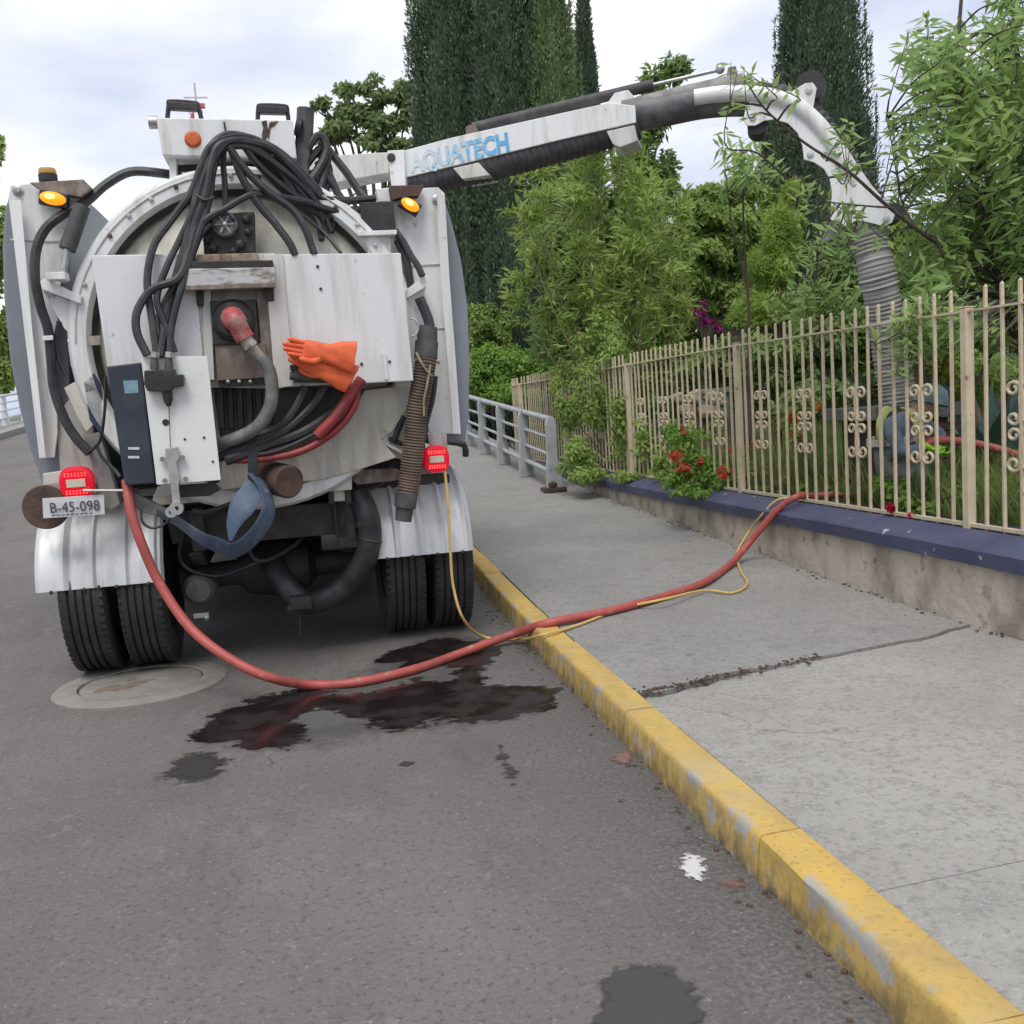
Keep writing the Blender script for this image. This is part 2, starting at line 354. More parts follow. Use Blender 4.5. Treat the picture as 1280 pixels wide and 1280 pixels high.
def pavement_mat(name, c0, c1, grain):
    m, nt, b = principled(name); L = nt.links.new; tc = N(nt, 'ShaderNodeTexCoord')
    def noise(s_, d=5.0, rg=.6, st=(1, 1, 1)):
        mp = N(nt, 'ShaderNodeMapping'); mp.inputs['Scale'].default_value = st; L(tc.outputs['Object'], mp.inputs[0]); n = N(nt, 'ShaderNodeTexNoise', i_Scale=s_, i_Detail=d, i_Roughness=rg); L(mp.outputs[0], n.inputs['Vector']); return n.outputs[0]
    def ramp(x, a_, b_): r = N(nt, 'ShaderNodeMapRange', i_From_Min=a_, i_From_Max=b_); L(x, r.inputs[0]); return r.outputs[0]
    def mix(f, a_, c_):
        mi = N(nt, 'ShaderNodeMix', data_type='RGBA'); L(f, mi.inputs[0])
        (L(a_, mi.inputs[6]) if not isinstance(a_, tuple) else setattr(mi.inputs[6], 'default_value', (*a_, 1))); mi.inputs[7].default_value = (*c_, 1); return mi.outputs[2]
    k = lambda c_, f: tuple(v*f for v in c_)
    c = mix(ramp(noise(1.3, 6), .38, .66), c0, c1)
    c = mix(ramp(noise(9, 7, .72), .52, .70), c, k(c1, .82))
    c = mix(ramp(noise(40, 4, .7), .50, .68), c, k(c1, .72))
    c = mix(ramp(noise(58, 3, .7), .58, .68), c, k(c0, 1.14))
    # trodden-in dark spots
    vo = N(nt, 'ShaderNodeTexVoronoi', i_Scale=4.2); L(tc.outputs['Object'], vo.inputs['Vector']); sp = N(nt, 'ShaderNodeMapRange', i_From_Min=.085, i_From_Max=.055); 
    ad = N(nt, 'ShaderNodeMath', operation='MULTIPLY_ADD'); L(noise(30, 4), ad.inputs[0]); ad.inputs[1].default_value = .10; L(vo.outputs['Distance'], ad.inputs[2]); L(ad.outputs[0], sp.inputs[0])
    se = N(nt, 'ShaderNodeSeparateColor'); L(vo.outputs['Color'], se.inputs[0]); gt = N(nt, 'ShaderNodeMath', operation='GREATER_THAN'); L(se.outputs[0], gt.inputs[0]); gt.inputs[1].default_value = .72
    mu = N(nt, 'ShaderNodeMath', operation='MULTIPLY'); L(sp.outputs[0], mu.inputs[0]); L(gt.outputs[0], mu.inputs[1]); c = mix(mu.outputs[0], c, k(c1, .45))
    # hairline cracks, only here and there
    ve = N(nt, 'ShaderNodeTexVoronoi', feature='DISTANCE_TO_EDGE', i_Scale=1.1); va = N(nt, 'ShaderNodeVectorMath', operation='MULTIPLY_ADD'); nn = N(nt, 'ShaderNodeTexNoise', i_Scale=4.0, i_Detail=6.0); L(tc.outputs['Object'], nn.inputs['Vector']); L(nn.outputs['Color'], va.inputs[0]); va.inputs[1].default_value = (.45, .45, 0); L(tc.outputs['Object'], va.inputs[2]); L(va.outputs[0], ve.inputs['Vector'])
    ck = N(nt, 'ShaderNodeMapRange', i_From_Min=.0, i_From_Max=.008, i_To_Min=1, i_To_Max=0); L(ve.outputs[0], ck.inputs[0]); cm = N(nt, 'ShaderNodeMath', operation='MULTIPLY'); L(ck.outputs[0], cm.inputs[0]); L(ramp(noise(.9, 3), .58, .66), cm.inputs[1]); c = mix(cm.outputs[0], c, k(c1, .5))
    L(c, b.inputs['Base Color']); b.inputs['Roughness'].default_value = .88; b.inputs['Specular IOR Level'].default_value = .25
    bp = N(nt, 'ShaderNodeBump', i_Strength=grain, i_Distance=.006); L(noise(44, 6, .7), bp.inputs['Height']); L(bp.outputs[0], b.inputs['Normal']); return m
CONC = pavement_mat('pavement_concrete', (.345, .334, .308), (.288, .277, .254), .5)
CONC2 = pavement_mat('pavement_concrete_dark', (.285, .276, .260), (.235, .228, .215), .55)
SOIL = mat('garden_soil', (.07, .055, .035), .95, c2=(.04, .05, .02), scale=3, lo=.4, hi=.6, bump=1, bscale=25)
DIRT = mat('joint_dirt', (.075, .058, .046), .95, c2=(.15, .09, .07), scale=14, lo=.45, hi=.7, bump=.8, bscale=60)

# ground sheet to the horizon
g = MB(); g.add([(-700, -200, -.12), (700, -200, -.12), (700, 1200, -.12), (-700, 1200, -.12)], [(0, 1, 2, 3)])
struct('ground', g, SOIL)
# road: follows the rise to the bridge
ys = [-8, -4, 0, 2, 4] + [4.5+.5*i for i in range(96)] + [60, 80, 120]
def sheet(x0, x1, yl, dz, nx=2, skirt=0.0):
    m = MB(); xs = [x0+(x1-x0)*i/(nx-1) for i in range(nx)]
    vs = [(x, y, zr(y)+dz) for y in yl for x in xs]
    fs = [(j*nx+i, j*nx+i+1, (j+1)*nx+i+1, (j+1)*nx+i) for j in range(len(yl)-1) for i in range(nx-1)]
    m.add(vs, fs)
    if skirt:
        for k, x in ((0, x0), (nx-1, x1)):
            a = [(x, y, zr(y)+dz) for y in yl] + [(x, y, -.12) for y in yl]; n = len(yl)
            m.add(a, [(i, i+1, n+i+1, n+i) for i in range(n-1)])
    return m
struct('road', sheet(-8.4, KX0+.05, ys, 0.0, 24, .1), ASPH)
# far pavement with its kerb, on the other side of the road
struct('far_pavement', sheet(-10.4, -8.55, ys, .15, 2, .1), CONC)

# ---- yellow kerb, stone by stone
def kerbmat():
    m, nt, b = principled('yellow_kerb_paint'); L = nt.links.new; tc = N(nt, 'ShaderNodeTexCoord'); sx = N(nt, 'ShaderNodeSeparateXYZ'); L(tc.outputs['Object'], sx.inputs[0])
    def noise(s, d=6.0, st=(1, 1, 1)):
        mp = N(nt, 'ShaderNodeMapping'); mp.inputs['Scale'].default_value = st; L(tc.outputs['Object'], mp.inputs[0])
        n = N(nt, 'ShaderNodeTexNoise', i_Scale=s, i_Detail=d, i_Roughness=.65); L(mp.outputs[0], n.inputs['Vector']); return n.outputs[0]
    def rmp(x, a, b_): r = N(nt, 'ShaderNodeMapRange', i_From_Min=a, i_From_Max=b_); L(x, r.inputs[0]); return r.outputs[0]
    def mix(f, a, c):
        mi = N(nt, 'ShaderNodeMix', data_type='RGBA'); L(f, mi.inputs[0])
        (L(a, mi.inputs[6]) if not isinstance(a, tuple) else setattr(mi.inputs[6], 'default_value', (*a, 1))); mi.inputs[7].default_value = (*c, 1); return mi.outputs[2]
    def mul(a, c): n = N(nt, 'ShaderNodeMath', operation='MULTIPLY'); L(a, n.inputs[0]); L(c, n.inputs[1]); return n.outputs[0]
    c = mix(rmp(noise(4), .38, .66), (.56, .375, .09), (.46, .315, .105))
    c = mix(rmp(noise(9, 6, (1, 1, .5)), .52, .78), c, (.36, .25, .10))
    c = mix(rmp(noise(42, 4), .56, .66), c, (.36, .25, .09))
    c = mix(rmp(noise(1.7, 5), .52, .72), c, (.47, .36, .17))
    # paint scraped off along the arris: grey stone shows in ragged patches
    a1 = rmp(sx.outputs[0], 1.250, 1.208); ar = mul(a1, rmp(noise(5.0, 9), .545, .585))
    c = mix(ar, c, (.36, .35, .33))
    c = mix(rmp(noise(13, 7), .665, .70), c, (.36, .34, .30))
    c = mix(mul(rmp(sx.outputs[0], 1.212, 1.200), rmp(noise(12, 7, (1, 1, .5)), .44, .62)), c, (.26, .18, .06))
    c = mix(mul(rmp(sx.outputs[2], .06, .01), rmp(noise(11), .40, .6)), c, (.13, .105, .07))      # splash dirt with ragged upper edge
    L(c, b.inputs['Base Color']); b.inputs['Roughness'].default_value = .75
    bp = N(nt, 'ShaderNodeBump', i_Strength=.7, i_Distance=.006); L(noise(28, 6), bp.inputs['Height']); L(bp.outputs[0], b.inputs['Normal'])
    return m
KERB = kerbmat()
kerb = MB(); kerb.box((1.29, 6, -.12), (.12, 26, .1)); kerb = struct('kerb', kerb, DIRT)
y = -1.6; rk = random.Random(3)
lens = []
while y < 24:
    l = rk.choice((.95, 1.15, .8, 1.3)); y1 = y+l; m = MB()
    nseg = max(3, int(l/.12)); sec = [(KX0-.016, -.06), (KX0-.010, .03), (KX0-.002, .115), (KX0+.004, .132), (KX0+.014, .140), (KX1-.008, .143), (KX1-.002, .138), (KX1-.002, -.06)]
    vs = []; jx, jz = rk.uniform(-.005, .005), rk.uniform(-.004, .004)
    for i in range(nseg+1):
        yy = y+.003+(l-.006)*i/nseg
        for k, (x, z) in enumerate(sec):
            w = rk.uniform(-.004, .004)*(1.6 if k in (3, 4) and rk.random() < .25 else .7) if 0 < k < 6 else 0
            vs.append((x+jx+(w if k < 5 else 0), yy, zr(yy)+z+jz+(w*.6 if k in (3, 4, 5) else 0)))
    n = len(sec)
    fs = [(i*n+k, (i+1)*n+k, (i+1)*n+k+1, i*n+k+1) for i in range(nseg) for k in range(n-1)] + [tuple(range(n)), tuple(range((nseg+1)*n-1, nseg*n-1, -1))]
    m.add(vs, fs, True); m.build('kerb_stone', KERB, kerb); y = y1

# ---- pavement slabs, with the wide crack and the joints
pav = sheet(KX1-.01, WXF+.05, [v for v in ys if -2 < v < 40], .085, 2); pav = struct('pavement', pav, DIRT)
joints = [(-1.8, -1.8, 0, 0), (2.20, 2.33, .004, .004), (4.12, 4.62, .05, .030), (6.9, 7.0, .004, .004), (9.6, 9.6, .004, .004), (12.2, 12.2, .006, .004), (16, 16, .006, .004), (20, 20, .006, .004), (26, 26, 0, 0), (38, 38, 0, 0)]
rj = random.Random(5)
def jag(i, amp):
    r_ = random.Random(i*31+7); pts = [r_.uniform(-amp, amp) for _ in range(25)]
    return lambda t: pts[int(t*23)]*(1-(t*23) % 1) + pts[int(t*23)+1]*((t*23) % 1)
for j in range(len(joints)-1):
    a, b = joints[j], joints[j+1]; ja = jag(j, .045 if a[2] > .02 else .0015); jb = jag(j+1, .045 if b[2] > .02 else .0015)
    x1 = WXF+.01; nx, ny = 24, 14; m = MB(); vs = []
    crackgap = lambda q, t: (q[2] if q[2] < .02 else .012 + .05*max(0, 1-abs(t-.18)/.22))
    for iy in range(ny+1):
        v = iy/ny
        for ix in range(nx+1):
            t = ix/nx; ya = a[0]*(1-t)+a[1]*t + ja(t)+crackgap(a, t)/2; yb = b[0]*(1-t)+b[1]*t + jb(t)-crackgap(b, t)/2
            yy = ya*(1-v)+yb*v; dz = .138 - (.014*max(0, v-.8)*5 if b[2] > .02 else 0)
            vs.append((KX1+.004+(x1-KX1-.004)*t, yy, zr(yy)+dz))
    W_ = nx+1
    fs = [(iy*W_+ix, iy*W_+ix+1, (iy+1)*W_+ix+1, (iy+1)*W_+ix) for iy in range(ny) for ix in range(nx)]
    m.add(vs, fs)
    per = [ix for ix in range(W_)] + [iy*W_+nx for iy in range(1, ny+1)] + [ny*W_+ix for ix in range(nx-1, -1, -1)] + [iy*W_ for iy in range(ny-1, 0, -1)]
    pv = [vs[k] for k in per]; q = len(pv); m.add(pv + [(p[0], p[1], p[2]-.06) for p in pv], [(k, k+q, (k+1) % q+q, (k+1) % q) for k in range(q)])
    m.build('slab', CONC if j < 2 else CONC2, pav)
# grit and crumbled concrete in the crack and along the wall foot
m = MB(); rj = random.Random(9)
for k in range(520):
    if k < 200: t = rj.random()**1.6*.5; yy = 4.12+.5*t+rj.gauss(0, .03); xx = KX1+t*2.1
    elif k < 380: xx = WXF-abs(rj.gauss(0, .05)); yy = rj.uniform(1.5, 12)
    else: xx = KX0-abs(rj.gauss(0, .07))-.01; yy = rj.uniform(1.2, 9)
    s = rj.uniform(.002, .009); zb = zr(yy)+(.138 if xx > KX0 else 0)
    m.box((xx, yy, zb+s*.4), (s*2, s*1.6, s), Matrix.Rotation(rj.random()*3, 3, 'Z'))
tag(m.build('grit', DIRT), 'loose grit along kerb and wall foot', 'grit', kind='stuff')

# ---- low wall with blue coping
WALLM = mat('stained_render', (.53, .47, .385), .9, c2=(.29, .25, .20), scale=3.2, lo=.44, hi=.66, stretch=(1, 1.0, .7), bump=.8, bscale=25, c3=(.13, .115, .095), s3=6, lo3=.56, hi3=.72, detail=9, spec=.2)
COPE = mat('blue_coping_paint', (.046, .052, .105), .6, c2=(.07, .076, .14), scale=3, lo=.4, hi=.7, c3=(.36, .36, .38), s3=8, lo3=.67, hi3=.69, bump=.25, bscale=40)
wl = root('low_wall', (3.6, 4, 0), 'low stained concrete wall with dark blue painted coping under the fence', 'wall')
m = MB(); vs = []; yl = [-.5+.5*i for i in range(38)]
for yy in yl: vs += [(WXF+.012*math.sin(yy*2.1)*0, yy, -.12), (WXF, yy, .49), (3.80, yy, .49), (3.80, yy, -.12)]
n = 4; fs = [(i*n+k, i*n+(k+1) % n, (i+1)*n+(k+1) % n, (i+1)*n+k) for i in range(len(yl)-1) for k in range(n)] + [(0, 1, 2, 3), tuple(range(len(vs)-1, len(vs)-5, -1))]
m.add(vs, fs); m.build('wall_body', WALLM, wl)
rc = random.Random(2)
for k in range(6):
    ya, yb = -.5+3.08*k, min(18.2, -.5+3.08*(k+1)-.004); m = MB()
    prof = [(CX0, .486), (CX0-.003, .565), (CX0+.012, .580), (3.585, .641), (3.84, .643), (3.84, .486)]; nn_ = 24; vs = []
    for i in range(nn_+1):
        yy = ya+(yb-ya)*i/nn_
        for q, (x, z) in enumerate(prof): vs.append((x+(rc.uniform(-.003, .003) if q in (1, 2, 0) else 0), yy, z+(rc.uniform(-.003, .002) if q in (0, 1, 2) else 0)))
    n = 6; fs = [(i*n+q, i*n+(q+1) % n, (i+1)*n+(q+1) % n, (i+1)*n+q) for i in range(nn_) for q in range(n)] + [tuple(range(n)), tuple(range((nn_+1)*n-1, nn_*n-1, -1))]
    m.add(vs, fs); m.build('coping', COPE, wl)

# ---- fence: posts, single bars, rails and wrought scrolls
FENM = mat('beige_fence_paint', (.59, .50, .345), .6, c2=(.45, .37, .25), scale=9, lo=.45, hi=.7, c3=(.22, .12, .07), s3=17, lo3=.64, hi3=.70, bump=.15)
fn = root('iron_fence', (FX, 4.863, ZF), 'beige wrought iron fence with scrolls standing on the blue coping', 'fence')
def shared(name, me, loc, parent, rot=None):
    o = bpy.data.objects.new(name, me); col.objects.link(o); o.parent = parent; o.location = Vector(loc) - ROOTS[parent.name]
    if rot: o.rotation_euler = rot
    return o
m = MB(); m.box((0, 0, .645), (.022, .022, 1.29)); m.prism([(-.011, -.011, 1.29), (.011, -.011, 1.29), (.011, .011, 1.29), (-.011, .011, 1.29)], (0, 0, .10)); barm = m.mesh('bar', FENM)
bar_s = MB(); bar_s.box((0, 0, .70), (.0165, .0165, 1.40)); bar_s.add([(-.0095, -.0095, 1.40), (.0095, -.0095, 1.40), (.0095, .0095, 1.40), (-.0095, .0095, 1.40), (.002, 0, 1.418)], [(0, 1, 4), (1, 2, 4), (2, 3, 4), (3, 0, 4)]); barm = bar_s.mesh('bar', FENM)
pm = MB(); pm.box((0, 0, .655), (.052, .052, 1.31)); pm.box((0, 0, 1.316), (.056, .056, .008)); postm = pm.mesh('post', FENM, .003)
# one wrought scroll: two mirrored S-curves either side of a bar
def curl(cy, cz, r0, a0, turns, sgn, n=16):
    return [Vector((0, cy+sgn*math.cos(a0+turns*2*math.pi*i/n)*r0*(1-.62*i/n), cz+math.sin(a0+turns*2*math.pi*i/n)*r0*(1-.62*i/n))) for i in range(n+1)]
sm = MB()
for s_ in (-1, 1):
    for (za, zb, cin) in ((.0, .24, 1), (.0, -.24, -1)):
        # a C-scroll: big curl away at the outer end, small curl near the middle
        top = curl(s_*.048, zb-cin*.04, .042, math.pi*(1.0 if cin > 0 else 1.0), -1.15*cin, s_)
        mid = curl(s_*.046, za+cin*.045, .036, math.pi*1.0, 1.15*cin, s_)
        path = list(reversed(top)) + [Vector((0, s_*.012, zb*.62)), Vector((0, s_*.010, zb*.45))] + mid
        pts = resample(spline(path, 2), .012)
        sm.tube([Vector((v.x, v.y*1.35, v.z)) for v in pts], .0095, 6)
scrollm = sm.mesh('scroll', FENM)
fz = lambda y_: .019*(y_-8.0) if y_ < 8 else .006*(y_-8.0)
sp = 3.03/21; posts = [4.863+3.03*k for k in range(-2, 5)]
scrolls = {}
for k in range(-2, 5):
    yp = 4.863+3.03*k
    if yp < 18: shared('post', postm, (FX, yp, ZF-.01+fz(yp)), fn)
    for i in range(1, 21):
        yy = yp+sp*i+random.uniform(-.004, .004)
        if yy > 17.8 or yy < .3: continue
        o = shared('bar', barm, (FX, yy, ZF+fz(yy)), fn, (random.gauss(0, .006), random.gauss(0, .005), random.uniform(-.15, .15)))
        if i in (3, 8, 13, 18) and yy < 13.6:
            shared('scroll', scrollm, (FX, yy, 1.29+fz(yy)), fn)
m = MB(); m.bar((FX-.002, -1.2, ZF+1.285+fz(-1.2)), (FX-.002, 8.0, ZF+1.285), .028, .012); m.bar((FX-.002, 8.0, ZF+1.285), (FX-.002, 17.85, ZF+1.285+fz(17.85)), .028, .012); m.build('rail', FENM, fn)
m = MB(); m.bar((FX+.001, -1.2, ZF+.016), (FX+.001, 17.85, ZF+.016), .034, .02); m.build('rail', FENM, fn)

# ---- bridge railing on the right, rising with the road
RAILM = mat('galvanised_railing', (.40, .42, .43), .5, .3, c2=(.30, .31, .31), scale=6, lo=.45, hi=.7, c3=(.20, .10, .06), s3=11, lo3=.68, hi3=.76)
rr = root('bridge_railing', (3.0, 12.3, zr(12.3)+.14), 'grey steel railing climbing beside the pavement, its end post rusty', 'railing')
def railing(rt_, xa, xb, y0, y1, step, hgt, mats, low=True, rust=True):
    k = 0; yy = y0; P = []
    while yy <= y1+.01: P.append(yy); yy += step
    X = lambda y_: xa+(xb-xa)*(y_-y0)/(y1-y0)
    for i, yy in enumerate(P):
        z = zr(yy)+.138; x = X(yy); m = MB()
        prof = [(-.09, 0), (-.08, .30), (-.055, .52), (-.06, hgt-.1), (-.03, hgt), (.045, hgt), (.07, hgt-.12), (.055, .5), (.10, .25), (.12, 0)]
        m.prism([(x+a, yy-.06, z+b) for a, b in prof], (0, .12, 0)); pst = m.build('post', mats, rt_, .004)
        if i == 0 and rust:
            f = MB(); f.box((x, yy, z+.03), (.30, .26, .06)); f.lathe([(0, 0), (.05, .01), (.06, .06), (0, .09)], (x-.03, yy-.09, z+.06), (0, 0, 1), 10)
            f.build('base_plate', RUST, pst, .004)
    for h, r_ in ((hgt-.03, .042), (.70, .024), (.47, .024), (.24, .036)):
        if hgt < .9: h *= .9
        pts = [Vector((X(v)+.02, v, zr(v)+.138+h)) for v in P]
        m = MB(); m.tube(pts, r_, 10); m.build('rail', mats, rt_)
railing(rr, 2.995, 2.55, 12.3, 27.3, 1.5, .98, RAILM)
lr = root('bridge_railing', (-9.3, 16, zr(16)+.14), 'white railing on the far side of the road behind the truck', 'railing')
railing(lr, -9.3, -9.3, 16, 40, 2.0, .95, mat('white_railing', (.62, .63, .63), .5, c2=(.42, .42, .42), scale=5, lo=.5, hi=.8), rust=False)

# ---- manhole in the road
mh = root('manhole', (-1.12, 5.85, zr(5.85)), 'round pale concrete manhole cover set in the road behind the left tyres', 'manhole cover')
MHM = mat('manhole_concrete', (.25, .235, .21), .85, c2=(.19, .18, .162), scale=6, lo=.4, hi=.65, bump=.5, bscale=70, c3=(.17, .15, .125), s3=7, lo3=.62, hi3=.7)
c0 = Vector((-1.13, 5.86, zr(5.86)))
m = MB(); m.lathe([(.345, .004), (.352, .016), (.47, .016), (.485, .004), (.485, -.03), (.345, -.03)], c0, (0, 0, 1), 48, close=True); m.build('frame_ring', MHM, mh)
m = MB(); m.lathe([(0, .013), (.325, .013), (.337, .006), (.337, -.03), (0, -.03)], c0, (0, 0, 1), 48); m.build('cover', MHM, mh)
m = MB(); pts = [c0+Vector((-.24+.32*t, -.15+.16*t+.03*math.sin(9*t), .0155)) for t in [i/8 for i in range(9)]]
m.tube(pts, [.012, .05, .07, .065, .06, .055, .045, .03, .01], 10, flat=(0.4, -1, 0)); m.V = [(v[0], v[1], c0.z+.013+max(-.004, (v[2]-c0.z-.0155)*.25)) for v in m.V]
m.build('mud_smear', mat('brown_mud', (.21, .165, .12), .9, c2=(.15, .115, .085), scale=20, bump=.5), mh)
m = MB(); m.lathe([(.3375, .0125), (.3450, .0125)], c0+Vector((0, 0, -.006)), (0, 0, 1), 48); m.build('joint', DIRT, mh)

# ---- wet patches, oil stains and a splash of white paint on the road
def stainmat(name, c, rough, noise_s=14, soft=.35, gloss_var=True, thr=.72, gain=1.0):
    m, nt, b = principled(name); L = nt.links.new; at = N(nt, 'ShaderNodeAttribute', attribute_name='fade'); tc = N(nt, 'ShaderNodeTexCoord')
    n = N(nt, 'ShaderNodeTexNoise', i_Scale=noise_s, i_Detail=7.0, i_Roughness=.68); L(tc.outputs['Object'], n.inputs['Vector'])
    nb = N(nt, 'ShaderNodeTexNoise', i_Scale=noise_s*.28, i_Detail=8.0, i_Roughness=.7); mpb = N(nt, 'ShaderNodeMapping'); mpb.inputs['Scale'].default_value = (.55, 1.9, 1); L(tc.outputs['Object'], mpb.inputs[0]); L(mpb.outputs[0], nb.inputs['Vector'])
    nm_ = N(nt, 'ShaderNodeMix', data_type='FLOAT'); nm_.inputs[0].default_value = .6 if gloss_var else 0.0; L(n.outputs[0], nm_.inputs[2]); L(nb.outputs[0], nm_.inputs[3]); nm = N(nt, 'ShaderNodeMapRange', i_From_Min=0.0, i_From_Max=1.0, i_To_Min=.5-.5*gain, i_To_Max=.5+.5*gain, clamp=False); L(nm_.outputs[0], nm.inputs[0])
    a = N(nt, 'ShaderNodeMath', operation='ADD'); L(at.outputs['Fac'], a.inputs[0]); L(nm.outputs[0], a.inputs[1])
    r = N(nt, 'ShaderNodeMapRange', i_From_Min=thr, i_From_Max=thr+soft); L(a.outputs[0], r.inputs[0])
    b.inputs['Base Color'].default_value = (*c, 1); b.inputs['Roughness'].default_value = rough
    if gloss_var:
        n2 = N(nt, 'ShaderNodeTexNoise', i_Scale=5, i_Detail=6.0); L(tc.outputs['Object'], n2.inputs['Vector'])
        r2 = N(nt, 'ShaderNodeMapRange', i_From_Min=.42, i_From_Max=.6, i_To_Min=rough, i_To_Max=.55); L(n2.outputs[0], r2.inputs[0]); L(r2.outputs[0], b.inputs['Roughness'])
    n3 = N(nt, 'ShaderNodeTexNoise', i_Scale=110, i_Detail=3.0); L(tc.outputs['Object'], n3.inputs['Vector']); bp = N(nt, 'ShaderNodeBump', i_Strength=.12, i_Distance=.004); L(n3.outputs[0], bp.inputs['Height']); L(bp.outputs[0], b.inputs['Normal'])
    o = nt.nodes['Material Output']; t = N(nt, 'ShaderNodeBsdfTransparent'); ms = N(nt, 'ShaderNodeMixShader'); L(r.outputs[0], ms.inputs[0]); L(t.outputs[0], ms.inputs[1]); L(b.outputs[0], ms.inputs[2]); L(ms.outputs[0], o.inputs[0])
    return m
road = bpy.data.objects['road']
def stain(name, px, m, width=.10, dz=.004, label=None):
    P = [WG(x, y, dz) for x, y in px]; P = spline(P+[P[0]], 6)[:-1]; P = [p+Vector((rng.normal(0, .006), rng.normal(0, .006), 0)) for p in P]
    me = bpy.data.meshes.new(name); bm = bmesh.new()
    vs = [bm.verts.new(p) for p in P]; f = bm.faces.new(vs); bmesh.ops.triangulate(bm, faces=[f]); 
    for _ in range(3):
        es = [e for e in bm.edges if e.calc_length() > .09]
        if not es: break
        bmesh.ops.subdivide_edges(bm, edges=es, cuts=1); bmesh.ops.triangulate(bm, faces=bm.faces[:])
    bm.to_mesh(me); bm.free(); arr = np.array([(p.x, p.y) for p in P]); A = arr; B = np.roll(arr, -1, 0)
    at = me.attributes.new('fade', 'FLOAT', 'POINT'); vals = []
    for v in me.vertices:
        p = np.array((v.co.x, v.co.y)); d = B-A; t = np.clip(((p-A)*d).sum(1)/((d**2).sum(1)+1e-12), 0, 1); vals.append(min(1, np.sqrt((((A+d*t[:, None])-p)**2).sum(1)).min()/width))
        v.co.z = zr(v.co.y)+dz
    at.data.foreach_set('value', vals); me.materials.append(m)
    o = link(name, me, road); 
    if label: o['label'] = label
    return o
WET = stainmat('wet_asphalt', (.017, .012, .012), .05, 11, .12, True, .62, 2.6)
DAMP = stainmat('damp_asphalt', (.052, .048, .047), .30, 24, .14, True, .70, 1.8)
SPLAT = stainmat('speckled_oil', (.036, .033, .032), .5, 34, .30, True, .78, 3.0)
DAMP2 = stainmat('drying_asphalt', (.095, .089, .085), .75, 8, .7, False)
stain('damp_patch', [(200, 930), (250, 880), (400, 845), (520, 790), (640, 795), (640, 850), (725, 865), (700, 900), (600, 920), (480, 935), (400, 950), (280, 955)], DAMP2, .55, .0035)
stain('puddle', [(225, 925), (262, 890), (330, 868), (400, 858), (455, 862), (520, 846), (560, 850), (640, 852), (705, 862), (690, 888), (620, 905), (560, 905), (490, 918), (440, 906), (408, 890), (384, 895), (392, 915), (370, 938), (300, 938)], WET, .30, label='dark wet puddle under the red hose')
stain('puddle', [(455, 830), (500, 806), (560, 796), (625, 804), (622, 832), (605, 862), (540, 868), (560, 838), (510, 836)], WET, .26, .005, label='dark wet puddle beside the right tyres')
stain('stain', [(180, 975), (215, 945), (270, 936), (298, 950), (275, 975), (225, 984)], SPLAT, .16)
stain('stain', [(728, 1225), (775, 1198), (850, 1198), (885, 1240), (905, 1290), (850, 1330), (745, 1320)], DAMP, .16)
stain('stain', [(525, 1262), (545, 1248), (565, 1252), (558, 1272), (535, 1275)], DAMP, .03)
stain('stain', [(610, 930), (635, 925), (655, 985), (650, 1010), (630, 985)], DAMP, .16)
stain('stain', [(485, 958), (520, 944), (525, 952), (495, 965)], DAMP, .04)
PAINT = stainmat('white_paint_splash', (.55, .54, .52), .7, 46, .12, False, .64)
stain('paint_splash', [(840, 1070), (855, 1058), (885, 1068), (892, 1090), (875, 1115), (860, 1108), (845, 1095)], PAINT, .16, .005)
BRICKD = stainmat('brick_dust', (.20, .115, .095), .9, 30, .4, False)
stain('brick_dust', [(870, 1100), (930, 1090), (945, 1108), (905, 1120)], BRICKD, .10, .006)
stain('brick_dust', [(755, 945), (785, 930), (800, 950), (775, 962)], BRICKD, .08, .006)
# ================================================================== the vacuum truck (local frame: origin under the rear axle, +y forward)
TO = Vector((-.33, 6.55, zr(6.55)))
TM = Matrix.Translation(TO) @ Matrix.Rotation(R(1.0), 4, 'Z') @ Matrix.Rotation(R(1.6), 4, 'X')
TI = TM.inverted(); TI3 = TI.to_3x3(); EL = TI @ EYE
truck = bpy.data.objects.new('vacuum_truck', None); col.objects.link(truck); truck.matrix_world = TM; truck.empty_display_size = .2
tag(truck, 'white sewer vacuum truck with boom and black hydraulic hoses, parked at the yellow kerb', 'truck')
def T(px, py, d):
    r_ = TI3 @ ray(px, py); return EL + r_*((d-EL.y)/r_.y)
def TP(pts, d): return [T(x, y, d) for x, y in pts]
def plate(name, pts, d, th, m, parent=truck, bevel=.004):
    """flat panel traced on the plane y=d, th thick towards the front"""
    b = MB(); b.prism(TP(pts, d), (0, th, 0)); return b.build(name, m, parent, bevel)
def hose(name, pts, r, m, parent=truck, d=None, seg=8, n=6, flat=None, flatk=.28):
    P = [T(p[0], p[1], p[2] if len(p) > 2 else d) for p in pts]
    b = MB(); b.tube(spline(P, n), r, seg, flat=flat, flatk=flatk); return b.build(name, m, parent)
def lath(name, prof, o, axis, m, parent=truck, seg=28, close=False):
    b = MB(); b.lathe(prof, o, axis, seg, close=close); return b.build(name, m, parent)

